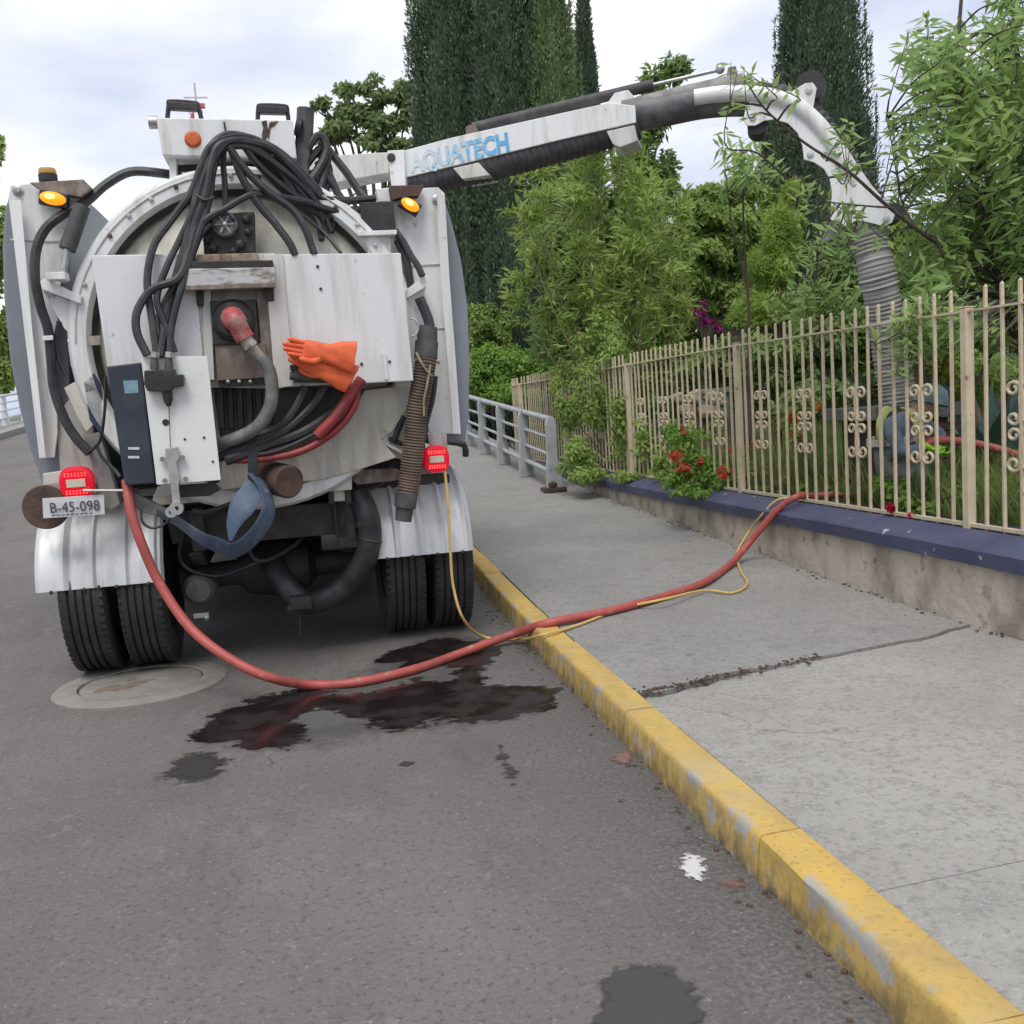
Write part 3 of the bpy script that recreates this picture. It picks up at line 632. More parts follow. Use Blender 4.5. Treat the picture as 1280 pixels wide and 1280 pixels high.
# ---- wheels: twin tyres each side
def tyre_prof(r=.50, w=.265):
    h = w/2; p = [(.29, -h*.80), (.36, -h*.98), (.43, -h*1.02), (.475, -h*.95), (r-.006, -h*.82)]
    for k in range(5):
        a = -h*.80 + k*(h*1.60/5); b_ = a + h*1.60/5
        p += [(r, a+.004), (r, b_-.011)]
        if k < 4: p += [(r-.016, b_-.010), (r-.016, b_-.001)]
    return p + [(r-.006, h*.82), (.475, h*.95), (.43, h*1.02), (.36, h*.98), (.29, h*.80)]
for xc, yc in ((-1.095, -.17), (-.775, -.155), (.80, -.02), (1.115, 0)):
    w = bpy.data.objects.new('wheel', None); col.objects.link(w); w.parent = truck; w.location = (xc, yc, .497)
    b = MB(); b.lathe(tyre_prof(), (0, 0, 0), (1, 0, 0), 72)
    # shoulder lugs
    for k in range(64):
        a = 2*math.pi*k/64
        for s_ in (-1, 1):
            ro = Matrix.Rotation(a, 3, 'X'); b.box(ro @ Vector((s_*.098, 0, .4925)), (.045, .026, .018), ro)
    b.build('tyre', TYRE, w)
    b = MB(); o_ = 1 if xc > 0 else -1; outer = abs(xc) > .9
    b.lathe([(.295, -.10), (.275, -.09), (.26, 0), (.26, .06), (.295, .10)], (0, 0, 0), (1, 0, 0), 32)
    b.lathe([(.26, 0), (.20, .03*o_), (.12, .05*o_), (.11, .09*o_), (0, .095*o_)], (0, 0, 0), (1, 0, 0), 32); b.build('rim', STEEL if outer else DARKS, w)
for xc in (-1.06, 1.06):           # front axle, hidden behind the body
    w = bpy.data.objects.new('wheel', None); col.objects.link(w); w.parent = truck; w.location = (xc, 5.2, .497)
    b = MB(); b.lathe(tyre_prof(), (0, 0, 0), (1, 0, 0), 40); b.build('tyre', TYRE, w)
    b = MB(); b.lathe([(.295, -.10), (.26, 0), (.12, .03), (0, .05)], (0, 0, 0), (1, 0, 0), 24); b.build('rim', STEEL, w)

# ---- ribbed mudguards
for (x0, x1, gy_) in ((-1.335, -.63, -.07), (.60, 1.235, .02)):
    b = MB(); R0 = .60; xs = []; nx = 48; na = 26; vs = []
    rib = [x0+(x1-x0)*f for f in (.235, .455, .70, .93)]
    for i in range(na+1):
        a = R(6)+R(150)*i/na
        for k in range(nx+1):
            x = x0+(x1-x0)*k/nx; dz = 0
            for rx in rib: dz += .016*math.exp(-((x-rx)/.010)**2) - .010*math.exp(-((x-rx-.024)/.008)**2)
            edge = min(x-x0, x1-x); dz -= .03*max(0, 1-edge/.03)**2
            rr_ = R0+dz; vs.append((x, gy_-rr_*math.cos(a), .53+rr_*math.sin(a)*(.93)))
    fs = [(i*(nx+1)+k, i*(nx+1)+k+1, (i+1)*(nx+1)+k+1, (i+1)*(nx+1)+k) for i in range(na) for k in range(nx)]
    b.add(vs, fs, True); mg = b.build('mudguard', ALU, truck)
    for k in range(4):
        x = x0+(x1-x0)*(.13+.25*k); rv = MB(); rv.ball((x, gy_-.605, .545+.04), .012, 8, 5); rv.build('rivet', DARKS, mg)

# ---- chassis and underbody
b = MB()
for s_ in (-.42, .42): b.box((s_, 2.6, .86), (.08, 6.4, .24))
b.box((0, -.50, .86), (.92, .08, .20)); b.box((0, 1.2, .86), (.84, .1, .2)); chs = b.build('chassis', DARKS, truck, .006)
b = MB(); b.tube([(-.62, -.14, .5), (-.25, -.05, .5), (-.2, 0, .5), (0, 0, .5), (.2, 0, .5), (.25, 0, .5), (.6, 0, .5)], [.075, .085, .16, .20, .16, .085, .075], 16); b.build('rear_axle', DARKS, truck)
for s_ in (-.46, .46):
    b = MB()
    for k in range(6): b.box((s_, 0, .60+.022*k), (.075, 1.0-.12*(5-k), .018))
    b.build('leaf_spring', DARKS, truck)
lath('air_tank', [(0, -.02), (.07, -.015), (.095, .02), (.10, .05), (.10, .5), (0, .5)], T(248, 738, -.42), (0, 1, 0), mat('dusty_grey_steel', (.12, .115, .11), .6, c2=(.06, .055, .05), scale=9), seg=24)
b = MB(); b.box(T(252, 768, -.36), (.09, .06, .03)); b.ball(T(258, 772, -.38), .02, 8, 6); b.build('drain_valve', STEEL, truck)
plate('shackle', [(414, 596), (434, 594), (437, 626), (417, 627)], -.66, .05, CREAM)
b = MB()
q = TP([(410, 592), (437, 590), (440, 630), (432, 630), (430, 598), (417, 599), (418, 630), (411, 630)], -.68); b.prism(q, (0, .05, 0)); b.build('shackle_frame', BLACK, truck, .004)
plate('hanger', [(418, 628), (441, 626), (447, 684), (423, 686)], -.60, .12, BLACK)
plate('crossmember', [(205, 640), (470, 628), (478, 664), (215, 680)], -.40, .1, DARKS)
hose('black_pipe', [(446, 618, -.55), (457, 640, -.60), (462, 668, -.60), (455, 702, -.58), (432, 732, -.5), (405, 748, -.45), (380, 752, -.42), (352, 725, -.35), (340, 700, -.2)], .075, RUB, seg=14)
b = MB(); P = spline([T(457, 640, -.60), T(462, 668, -.60), T(460, 680, -.6)], 6)
for k in (2, 8): b.tube([P[k]-(P[k+1]-P[k])*.3, P[k], P[k+1], P[k+1]+(P[k+1]-P[k])*.3], [.078, .080, .080, .078], 14)
b.build('hose_clamp', DARKS, truck)
b = MB(); b.box(T(376, 752, -.5), (.13, .10, .08)); b.tube([T(374, 765, -.5), T(376, 795, -.5)], .006, 6); b.ball(T(364, 760, -.52), .03, 8, 6); b.build('drain_cock', DARKS, truck, .004)
hose('brake_hose', [(300, 640, -.4), (320, 700, -.4), (370, 680, -.38), (400, 640, -.38), (450, 650, -.4)], .014, RUB)
hose('brake_hose', [(240, 640, -.45), (225, 700, -.42), (270, 720, -.4), (330, 700, -.38)], .012, RUB)
hose('brake_hose', [(430, 600, -.5), (455, 612, -.52), (480, 600, -.5), (492, 575, -.5)], .014, RUB)

# boxes, flaps and plate added to block light under the body; prop shaft
for s_ in (-1, 1):
    b = MB(); b.box((s_*.86, 2.35, .80), (.62, 2.7, .86)); b.build('side_light_block', DARKS, truck, .02)
    b = MB(); b.prism([(s_*.60, .70, .30), (s_*1.22, .70, .30), (s_*1.22, .70, 1.1), (s_*.60, .70, 1.1)], (0, .012, 0)); b.build('flap_light_block', RUB, truck)
b = MB(); b.box((0, 1.5, .62), (.62, 1.3, .5)); b.build('belly_light_block', DARKS, truck, .05)
b = MB(); b.tube([(0, .18, .5), (0, .9, .55)], .06, 12); b.build('prop_shaft', DARKS, truck)
b = MB(); b.box((0, 2.0, 1.02), (2.3, 4.6, .08)); b.build('underbody_light_block', DARKS, truck, .01)
# ---- debris tank: shell, end ring, domed door
TC = (0.0, 1.955 - TO.z)
cz = 1.945
b = MB(); b.lathe([(.90, -.58), (.93, -.50), (.93, 4.0), (.6, 4.2), (0, 4.25)], (-.02, 0, cz), (0, 1, 0), 64); b.build('tank_shell', WHITE, truck)
b = MB(); b.lathe([(.855, -.60), (.855, -.72), (.875, -.745), (.955, -.745), (.975, -.72), (.985, -.55), (.93, -.53)], (-.02, 0, cz), (0, 1, 0), 72); ring = b.build('tank_ring', WHITE, truck)
b = MB(); b.lathe([(0, -.80), (.35, -.775), (.62, -.72), (.80, -.65), (.862, -.615)], (-.02, 0, cz), (0, 1, 0), 64); door = b.build('tank_door', CREAM, truck)
b = MB(); b.lathe([(.825, -.665), (.850, -.690), (.868, -.680), (.868, -.655)], (-.02, 0, cz), (0, 1, 0), 64); b.build('door_seal', RUB, door)

# ---- side water tanks (grey, bulging) behind white folded end plates
def side_tank(pts, d0, d1, nm='water_tank'):
    P = TP(pts, d0); b = MB(); n = len(P); vs = [p for p in P] + [Vector((p.x, d1, p.z)) for p in P]
    b.prism(P, (0, d1-d0, 0)); return b.build(nm, GREYT, truck, .02)
side_tank([(14, 231), (5, 262), (2, 310), (4, 372), (12, 452), (24, 512), (37, 562), (52, 604), (95, 604), (88, 500), (84, 400), (88, 300), (92, 232)], -.52, 2.6)
side_tank([(482, 238), (552, 236), (566, 280), (577, 325), (585, 382), (588, 455), (586, 520), (581, 556), (535, 556), (520, 450), (512, 350), (490, 290)], -.52, 2.6)
pl = plate('end_plate', [(13, 231), (104, 226), (116, 250), (88, 300), (74, 360), (70, 440), (72, 540), (68, 572), (49, 573), (30, 410), (10, 247)], -.60, .02, WHITE)
b = MB(); A = TP([(12, 250), (30, 410), (50, 572)], -.63); B = TP([(26, 250), (40, 410), (57, 572)], -.66)
for a_, b_ in ((0, 1), (1, 2)): b.add([A[a_], B[a_], B[b_], A[b_]], [(0, 1, 2, 3)])
b.build('fold', WHITE, pl)
pr = plate('end_plate', [(486, 237), (548, 234), (556, 242), (562, 350), (570, 455), (576, 543), (536, 541), (530, 460), (518, 380), (505, 310), (488, 285)], -.60, .02, WHITE)
b = MB(); A = TP([(556, 244), (562, 350), (570, 455), (576, 542)], -.625); B = TP([(546, 244), (551, 350), (560, 455), (567, 542)], -.655)
for k in range(3): b.add([A[k], B[k], B[k+1], A[k+1]], [(0, 1, 2, 3)])
b.build('fold', WHITE, pr)
for (x, y) in ((22, 238), (546, 249)):
    lath('corner_bolt', [(0, -.02), (.016, -.018), (.018, 0), (.03, .004), (.03, .01)], T(x, y, -.61), (0, 1, 0), STEEL, seg=12)
# body bracing between tank and end plates
plate('body_frame', [(70, 520), (110, 470), (118, 560), (140, 600), (112, 606), (76, 604)], -.57, .04, WHITED)
plate('bracket', [(50, 352), (56, 348), (102, 370), (101, 380), (52, 361)], -.78, .14, WHITE)
plate('gusset', [(53, 362), (100, 381), (98, 430), (80, 410)], -.70, .02, WHITE)
plate('gusset', [(80, 485), (118, 463), (128, 520), (108, 540), (96, 520)], -.72, .02, CREAM)
plate('frame_beam', [(105, 545), (124, 540), (150, 630), (139, 637), (128, 633)], -.74, .08, mat('grey_frame_paint', (.26, .25, .24), .6, c2=(.17, .16, .15), scale=8))
plate('tarp_and_shadow', [(104, 478), (117, 466), (126, 480), (130, 520), (127, 545), (112, 525)], -.745, .012, mat('navy_tarp_shadow', (.018, .025, .06), .5, c2=(.03, .04, .09), scale=6))  # blue tarp and the tank's shadow painted together as one dark plate
plate('bracket', [(508, 362), (530, 345), (534, 349), (533, 358), (509, 373)], -.78, .14, WHITE)
plate('gusset', [(509, 373), (533, 357), (524, 392), (518, 408), (510, 410)], -.70, .02, WHITE)
plate('gusset', [(455, 545), (495, 515), (508, 500), (506, 575), (492, 572)], -.70, .02, CREAM)
plate('tank_skirt', [(278, 578), (345, 574), (405, 545), (440, 515), (456, 488), (511, 482), (508, 512), (490, 540), (476, 550), (496, 572), (446, 588), (400, 600), (330, 607), (192, 622), (197, 608), (274, 604)], -.765, .02, CREAM, bevel=.006)
plate('bumper_beam', [(190, 632), (330, 622), (440, 612), (440, 592), (330, 604), (192, 618)], -.70, .06, CREAM)
plate('frame_beam', [(440, 600), (448, 588), (498, 586), (500, 600), (447, 606)], -.62, .1, RUSTB)
plate('frame_beam', [(446, 486), (513, 478), (510, 510), (440, 520)], -.70, .06, RUSTB)
plate('latch', [(492, 498), (509, 494), (508, 520), (486, 556), (476, 552)], -.74, .03, CREAM)
b = MB(); b.tube([T(505, 520, -.76), T(492, 552, -.76)], .018, 8); b.tube([T(486, 548, -.75), T(505, 556, -.75)], .014, 8); b.build('turnbuckle', BLACK, truck)
b = MB(); b.bar(T(470, 548, -.74), T(508, 568, -.74), .04, .018); b.build('brace', WHITED, truck)

for P_, w_ in ((((13, 300), (86, 302)), .006), (((552, 330), (514, 332)), .006), (((556, 410), (526, 412)), .005)):
    b = MB(); b.tube([T(P_[0][0], P_[0][1], -.603), T(P_[1][0], P_[1][1], -.603)], w_, 6); b.build('weld_seam', WHITED, truck)
b = MB(); P = [Vector((-.02+.93*math.cos(a_), -.748, cz+.93*math.sin(a_))) for a_ in [R(40+6*k) for k in range(24)]]; b.tube(P, .005, 6); b.build('weld_seam', WHITED, ring)
for k in range(15):
    a_ = R(25+9.5*k); c = Vector((-.02+.915*math.cos(a_), -.747, cz+.915*math.sin(a_))); b = MB(); b.lathe([(0, -.012), (.012, -.010), (.013, 0)], c, (0, 1, 0), 8); b.build('ring_bolt', STEEL if k % 3 else RUST, ring)
# ---- amber marker lamps on the end plates, beacon on the left corner
def lamp(px, py, d, w, h, tilt):
    bk = MB(); c = T(px, py, d); ro = Matrix.Rotation(R(tilt), 3, 'Y')
    bk.box(c+Vector((0, .035, .0)), (w*1.08, .06, h*1.12), ro); o = bk.build('marker_lamp', BLACK, truck, .008)
    g = MB(); g.ball(c, w/2, 16, 10, (1, .45, h/w)); g.V = [tuple(ro @ (Vector(v)-c) + c) for v in g.V]; g.build('lens', AMBLIT, o)
    g = MB(); g.ball(c+Vector((-.01, -.022, .004)), w*.22, 12, 8, (1, .5, h/w)); g.V = [tuple(ro @ (Vector(v)-c) + c) for v in g.V]; g.build('lamp_core', AMBHOT, o)
lamp(66, 248, -.72, .135, .070, 12); lamp(513, 256, -.72, .115, .064, 32)
plate('lamp_hood', [(36, 228), (104, 224), (114, 234), (100, 246), (52, 238)], -.70, .08, RUSTB); plate('lamp_hood', [(487, 232), (531, 231), (524, 245), (505, 246), (490, 250)], -.70, .08, RUST)
c = T(60, 222, -.55); b = MB(); b.lathe([(0, 0), (.05, 0), (.05, .035), (.04, .04)], c-Vector((0, 0, .02)), (0, 0, 1), 20); bc = b.build('beacon', BLACK, truck)
b = MB(); b.lathe([(.046, .018), (.048, .03), (.042, .048), (0, .055)], c, (0, 0, 1), 20); b.build('lens', mat('dull_amber_lens', (.50, .27, .05), .3), bc)

# ---- tail lights
def tail(px, py, w, h):
    c = T(px, py, -.80); b = MB(); n = 28; prof = []
    pts = []
    for k in range(n):
        a = 2*math.pi*k/n; ca, sa = math.cos(a), math.sin(a)
        e_ = .74; pts.append(c+Vector((w/2*math.copysign(abs(ca)**e_, ca), 0, h/2*math.copysign(abs(sa)**e_, sa))))
    b.prism(pts, (0, .07, 0)); o = b.build('tail_light', REDL, truck, .022)
    g = MB(); g.prism([c+Vector((x, -.006, z)) for x, z in ((-w*.27, -h*.12), (w*.27, -h*.12), (w*.27, h*.12), (-w*.27, h*.12))], (0, .01, 0)); g.build('reflector', REFL, o, .002)
    g = MB()
    for zz in (.29, .22, -.24, -.31):
        for k in range(7): 
            x = (k-3)*w*.095
            g.ball(c+Vector((x, -.004, zz*h)), .0048, 6, 4)
    g.build('led_row', REDD, o)
    return o
tail(95, 604, .185, .185); tail(546, 574, .16, .165)
plate('light_bracket', [(53, 592), (80, 588), (80, 604), (54, 607)], -.70, .03, WHITED); plate('light_bracket', [(534, 541), (558, 539), (560, 566), (538, 560)], -.69, .02, WHITED)
hose('bracket_rod', [(104, 613, -.84), (160, 613, -.84)], .008, STEEL, n=1)
hose('bracket_rod', [(560, 552, -.72), (580, 556, -.72), (582, 570, -.70)], .02, BLACK, n=2)
# rusty round plate and the number plate
lath('round_plate', [(0, 0), (.118, 0), (.124, .006), (.118, .02), (0, .02)], T(57, 634, -.77), (0, 1, 0), RUST, seg=32)
npl = plate('number_plate', [(53, 623), (130, 618), (131, 643), (54, 648)], -.83, .006, PLATEW, bevel=.001)
a_, b_ = T(53, 636, -.834), T(131, 631, -.834); me = text_mesh('plate_text', 'B-45-098',   .082, PLATEK, .0006); o = link('plate_text', me, npl)
xa = (b_-a_).normalized(); za = xa.cross(Vector((0, 1, 0))); o.matrix_local = Matrix(((xa.x, za.x, 0, 0), (xa.y, za.y, -1, 0), (xa.z, za.z, 0, 0), (0, 0, 0, 1))); o.location = (a_+b_)/2+Vector((.005, -.003, -.002)); o.scale = (.86, 1, 1)
b = MB()
for k in range(9): 
    p = a_.lerp(b_, .16+.075*k); b.box(p+Vector((0, .002, -.041)), (.018, .002, .004))
b.build('plate_print', PLATEK, npl)

# ---- control panels
pn = plate('control_panel', [(114, 319), (242, 317), (256, 470), (134, 459)], -.97, .09, PANEL, bevel=.006)
pn2 = plate('control_panel', [(337, 318), (501, 316), (517, 476), (349, 484)], -.97, .09, PANEL, bevel=.006)
for x, y in ((397, 333), (401, 361), (452, 455), (487, 452)): lath('screw', [(0, -.004), (.008, -.003), (.009, .002)], T(x, y, -.975), (0, 1, 0), DARKS, pn2, 8)
b = MB(); b.bar(T(480, 441, -.98), T(483, 474, -.98), .018, .014, (0, 1, 0)); b.build('hinge', WHITE, pn2)
b = MB(); b.tube(spline([T(513, 398, -.985), T(519, 400, -1.0), T(523, 408, -1.0), T(520, 418, -1.0), T(514, 420, -.985)], 5), .006, 6); b.build('handle', STEEL, pn2)
plate('panel_flange', [(330, 319), (353, 317), (368, 482), (344, 486)], -.99, .02, WHITED)
plate('machine_housing', [(222, 320), (344, 316), (352, 486), (236, 484)], -.90, .12, WHITED, bevel=.006)
plate('column', [(216, 330), (252, 330), (258, 448), (224, 448)], -.95, .05, WHITED)
plate('column', [(252, 362), (263, 362), (268, 475), (257, 475)], -.97, .07, WHITED); plate('column', [(320, 360), (338, 359), (345, 478), (330, 480)], -.97, .07, RUSTB)
plate('shelf', [(226, 327), (341, 325), (342, 334), (226, 336)], -1.06, .20, BLACK); sh = plate('drive_guard', [(225, 336), (343, 334), (344, 358), (227, 362)], -1.07, .16, mat('worn_chrome_paint', (.52, .51, .50), .3, .35, c2=(.18, .12, .09), scale=9, lo=.5, hi=.66, stretch=(1, 1, 3)))
plate('lip', [(227, 357), (343, 353), (344, 359), (227, 363)], -1.075, .01, RUSTB, sh)
plate('column', [(244, 362), (254, 362), (254, 382), (246, 382)], -1.0, .05, DARKS); plate('column', [(330, 360), (342, 359), (343, 376), (333, 377)], -1.0, .05, DARKS)
mt = plate('hydraulic_motor', [(262, 376), (320, 374), (323, 430), (266, 432)], -1.0, .12, BLACK, bevel=.008)
lath('motor_boss', [(0, -.05), (.085, -.05), (.10, -.035), (.115, 0), (.12, .03)], T(292, 401, -1.0), (0, 1, 0), BLACK, mt, 32)
elc = T(291, 398, -1.09)
b = MB(); P = spline([elc+Vector((0, .06, .0)), elc, elc+Vector((.02, -.03, -.03)), T(302, 416, -1.11), T(307, 424, -1.11)], 5); b.tube(P, [.058]*5+[.06]*6+[.052]*10, 16); b.ball(elc, .064, 16, 10); el = b.build('red_elbow', REDF, truck)
lath('elbow_plug', [(0, -.066), (.014, -.066), (.016, -.055)], elc, (0, 1, 0), STEEL, el, 10)
b = MB(); P = [T(305, 421, -1.11), T(309, 427, -1.11), T(312, 431, -1.11), T(313, 432, -1.11), T(328, 450, -1.10)]; b.tube(P, [.038, .038, .038, .030, .028], 12); b.tube([T(311, 430, -1.11), T(314, 434, -1.11)], .042, 6); b.build('hose_fitting', mat('pale_fitting', (.38, .35, .31), .45, .4, c2=(.25, .2, .17), scale=20), truck)
hose('return_hose', [(326, 447, -1.10), (336, 462, -1.10), (340, 485, -1.10), (337, 510, -1.10), (322, 533, -1.08), (300, 546, -1.05), (272, 556, -.98)], .036, mat('grey_hose', (.12, .118, .115), .55, c2=(.2, .19, .18), scale=14), seg=12)
plate('gearbox', [(268, 431), (332, 429), (336, 472), (272, 476)], -.99, .12, RUSTB, bevel=.006)
plate('gearbox_rib', [(272, 470), (335, 468), (337, 480), (273, 484)], -.97, .05, DARKS)
for k in range(3): b = MB(); b.ball(T(285+14*k, 477, -.985), .012, 8, 6); b.build('bolt', STEEL, truck)
plate('sump', [(266, 482), (345, 480), (338, 540), (275, 548)], -.86, .14, BLACK); plate('pump_body', [(330, 488), (440, 482), (410, 530), (345, 560), (320, 540)], -.84, .1, BLACK)
for k in range(5): b = MB(); b.tube([T(275+12*k, 486, -.88), T(277+12*k, 535, -.87)], .02, 8); b.build('cooling_fin', BLACK, truck)

# ---- valve block machine above, with a gauge
vb = plate('valve_bank', [(252, 268), (318, 264), (319, 316), (255, 320)], -.92, .12, BLACK, bevel=.01)
gc = T(281, 281, -.94); lath('gauge', [(0, -.012), (.045, -.012), (.058, -.03), (.068, -.02), (.07, .03)], gc, (0, 1, 0), mat('grimy_gauge', (.16, .16, .16), .35, .3, c2=(.05, .05, .05), scale=25), vb, 28)
b = MB()
for k in range(6):
    a = k*math.pi/3; b.tube([gc+Vector((.012*math.cos(a), -.016, .012*math.sin(a))), gc+Vector((.05*math.cos(a), -.016, .05*math.sin(a)))], .007, 6)
b.ball(gc+Vector((0, -.02, 0)), .018, 10, 6); b.build('spoke', STEEL, vb)
for k, (x, y) in enumerate(((258, 300), (266, 310), (300, 306), (310, 290), (308, 274), (260, 276), (292, 314))): b = MB(); b.ball(T(x, y, -.935), .02+.004*(k % 3), 8, 6); b.tube([T(x, y, -.935), T(x+6, y-5, -.95)], .012, 6); b.build('valve_fitting', DARKS, vb)
plate('valve_shelf', [(246, 318), (322, 316), (324, 326), (246, 328)], -1.0, .12, mat('rusty_cream', (.34, .28, .20), .6, c2=(.16, .09, .06), scale=12, lo=.42, hi=.6))

# ---- junction box on top with handles
tb = plate('top_box', [(195, 147), (366, 150), (371, 198), (203, 194)], -.72, .34, WHITE, bevel=.006)
oc = T(241, 174, -.725); lath('round_reflector', [(0, -.012), (.032, -.010), (.042, .0), (.046, .004)], oc, (0, 1, 0), mat('orange_reflector', (.62, .13, .03), .35, c2=(.45, .10, .04), scale=40), tb, 24)
for pts in (((209, 150), (211, 131), (213, 127), (244, 129), (248, 134), (252, 150)), ((322, 152), (323, 136), (326, 132), (356, 133), (359, 138), (361, 154))):
    hose('grab_handle', [(x, y, -.60) for x, y in pts], .013, BLACK, tb, n=3)
    plate('handle_grip', [(pts[1][0]-1, pts[2][1]-1), (pts[4][0]-1, pts[3][1]), (pts[4][0]+1, pts[4][1]+4), (pts[1][0]-1, pts[1][1]+5)], -.62, .05, BLACK, tb, .006)
plate('box_leg', [(211, 194), (220, 194), (222, 262), (213, 262)], -.66, .08, WHITE, tb); plate('box_leg', [(352, 198), (361, 198), (364, 262), (355, 262)], -.66, .08, WHITE, tb)
plate('box_foot', [(230, 205), (300, 205), (302, 235), (232, 235)], -.55, .02, WHITED, tb); plate('bar', [(220, 206), (352, 204), (352, 212), (220, 214)], -.56, .04, BLACK, tb)
b = MB(); b.tube([T(186, 153, -.66), T(197, 153, -.66)], .035, 12); b.build('end_cap', STEEL, tb)
b = MB(); b.tube([T(369, 158, -.6), T(376, 160, -.6)], .05, 14); b.build('end_cap', BLACK, tb)
plate('paint_peel', [(327, 152), (333, 150), (336, 166), (331, 178), (327, 170), (329, 160)], -.724, .003, RUST, tb, 0); plate('paint_peel', [(337, 153), (348, 151), (344, 156), (338, 160), (336, 176), (334, 168)], -.7245, .003, RUST, tb, 0); plate('paint_peel', [(279, 152), (281, 152), (284, 167), (281, 166)], -.7245, .003, DARKS, tb, 0)

# ---- small white plate with latch, valve, and the navy box beside it
sp_ = plate('latch_plate', [(176, 446), (259, 445), (276, 600), (196, 606)], -1.12, .012, mat('clean_white_plate', (.72, .73, .70), .4, c2=(.55, .53, .48), scale=3, lo=.55, hi=.85, c3=(.3, .27, .22), s3=26, lo3=.72, hi3=.78), bevel=.002)
nb = plate('battery_box', [(133, 458), (176, 453), (194, 604), (156, 607)], -1.08, .16, BLUEB, bevel=.008)
plate('sticker', [(154, 476), (172, 475), (173, 491), (156, 492)], -1.083, .002, mat('pale_blue_sticker', (.22, .36, .42), .5, c2=(.17, .29, .36), scale=30), nb, 0)
for y in (559, 570): plate('sticker', [(160, y), (174, y), (174.3, y+3), (160.3, y+3)], -1.083, .002, REFL if y > 600 else PLATEW, nb, 0)
vl = plate('directional_valve', [(180, 463), (218, 461), (219, 468), (229, 468), (229, 482), (216, 484), (214, 489), (184, 489), (180, 480)], -1.19, .07, BLACK, sp_, .006)
for x in (193, 211):
    b = MB(); b.tube([T(x, 462, -1.16), T(x, 455, -1.16), T(x, 449, -1.16), T(x+1, 440, -1.16)], [.022, .022, .017, .017], 10); b.build('valve_port', BLACK if x < 0 else RUBD, vl); b = MB(); b.tube([T(x+.5, 447, -1.16), T(x+1, 440, -1.16)], .024, 6); b.build('valve_nut', STEEL, vl)
b = MB(); b.tube([T(209, 489, -1.15), T(210, 500, -1.15), T(211, 508, -1.15)], [.026, .024, .010], 10); b.tube([T(211, 505, -1.14), T(213, 560, -1.14)], .0025, 5); b.build('valve_stem', BLACK, vl)
lath('bolt_hole', [(0, 0), (.017, 0), (.018, .004)], T(207, 528, -1.124), (0, 1, 0), BLACK, sp_, 16)
for x, y in ((231, 549), (255, 547), (266, 577)): lath('screw', [(0, -.003), (.006, -.002), (.007, .002)], T(x, y, -1.124), (0, 1, 0), DARKS, sp_, 8)
lt = plate('door_latch', [(207, 560), (222, 558), (224, 574), (220, 578), (225, 600), (223, 606), (226, 632), (216, 634), (213, 606), (211, 596), (210, 580), (206, 574)], -1.16, .03, STEEL, sp_, .004)
for x, y in ((203, 574), (228, 572), (206, 601), (232, 599)): b = MB(); b.tube([T(x, y, -1.135), T(x, y, -1.16)], .014, 8); b.build('latch_bolt', mat('grey_bolt', (.22, .22, .20), .5, .5), lt)
b = MB(); b.tube([T(203, 574, -1.15), T(228, 572, -1.15)], .008, 8); b.build('latch_pin', mat('grey_bolt', (.22, .22, .20), .5, .5), lt)
b = MB(); b.lathe([(.012, -.02), (.036, -.02), (.038, 0), (.036, .02), (.012, .02)], T(221, 635, -1.16), (0, 1, 0), 14, close=True); b.lathe([(.012, -.012), (.030, -.012), (.030, .012), (.012, .012)], T(214, 640, -1.17), (0, 1, 0), 12, close=True); b.build('clevis', STEEL, lt)
plate('lever_bar', [(222, 607), (268, 604), (276, 612), (262, 620), (226, 622)], -1.05, .05, DARKS); plate('lever_bar', [(160, 612), (215, 640), (212, 650), (175, 640), (158, 622)], -1.0, .05, mat('grimy_steel', (.20, .19, .175), .6, .2, c2=(.09, .08, .075), scale=12))
hose('loop_cable', [(176, 636, -1.06), (178, 652, -1.08), (190, 660, -1.08), (206, 655, -1.08), (214, 646, -1.1)], .007, BLACK)
# rusty outlet pipe and the slung lay-flat hose
lath('outlet_pipe', [(0, -.08), (.045, -.085), (.085, -.09), (.095, -.08), (.095, .25)], T(352, 600, -.92), Vector((-.55, 1, .1)), RUST, seg=24)
plate('hanger_strap', [(309, 556), (322, 555), (323, 594), (310, 596)], -1.03, .02, BLACK)
hose('layflat_hose', [(196, 640, -1.02), (222, 652, -1.06), (250, 672, -1.1), (276, 683, -1.12), (292, 688, -1.13), (312, 676, -1.12), (329, 655, -1.1), (336, 634, -1.07), (330, 610, -1.03), (316, 592, -1.0)], [.035+.040*min(1, i/16) for i in range(55)], BLUECL, flat=(.1, -.8, .8), seg=16, flatk=.13)
hose('layflat_fold', [(288, 676, -1.10), (292, 655, -1.09), (302, 634, -1.08), (314, 618, -1.06), (322, 606, -1.04)], [.01+.060*min(1, i/12) for i in range(25)], BLUECL, flat=(1, -.15, .3), seg=14, flatk=.12)

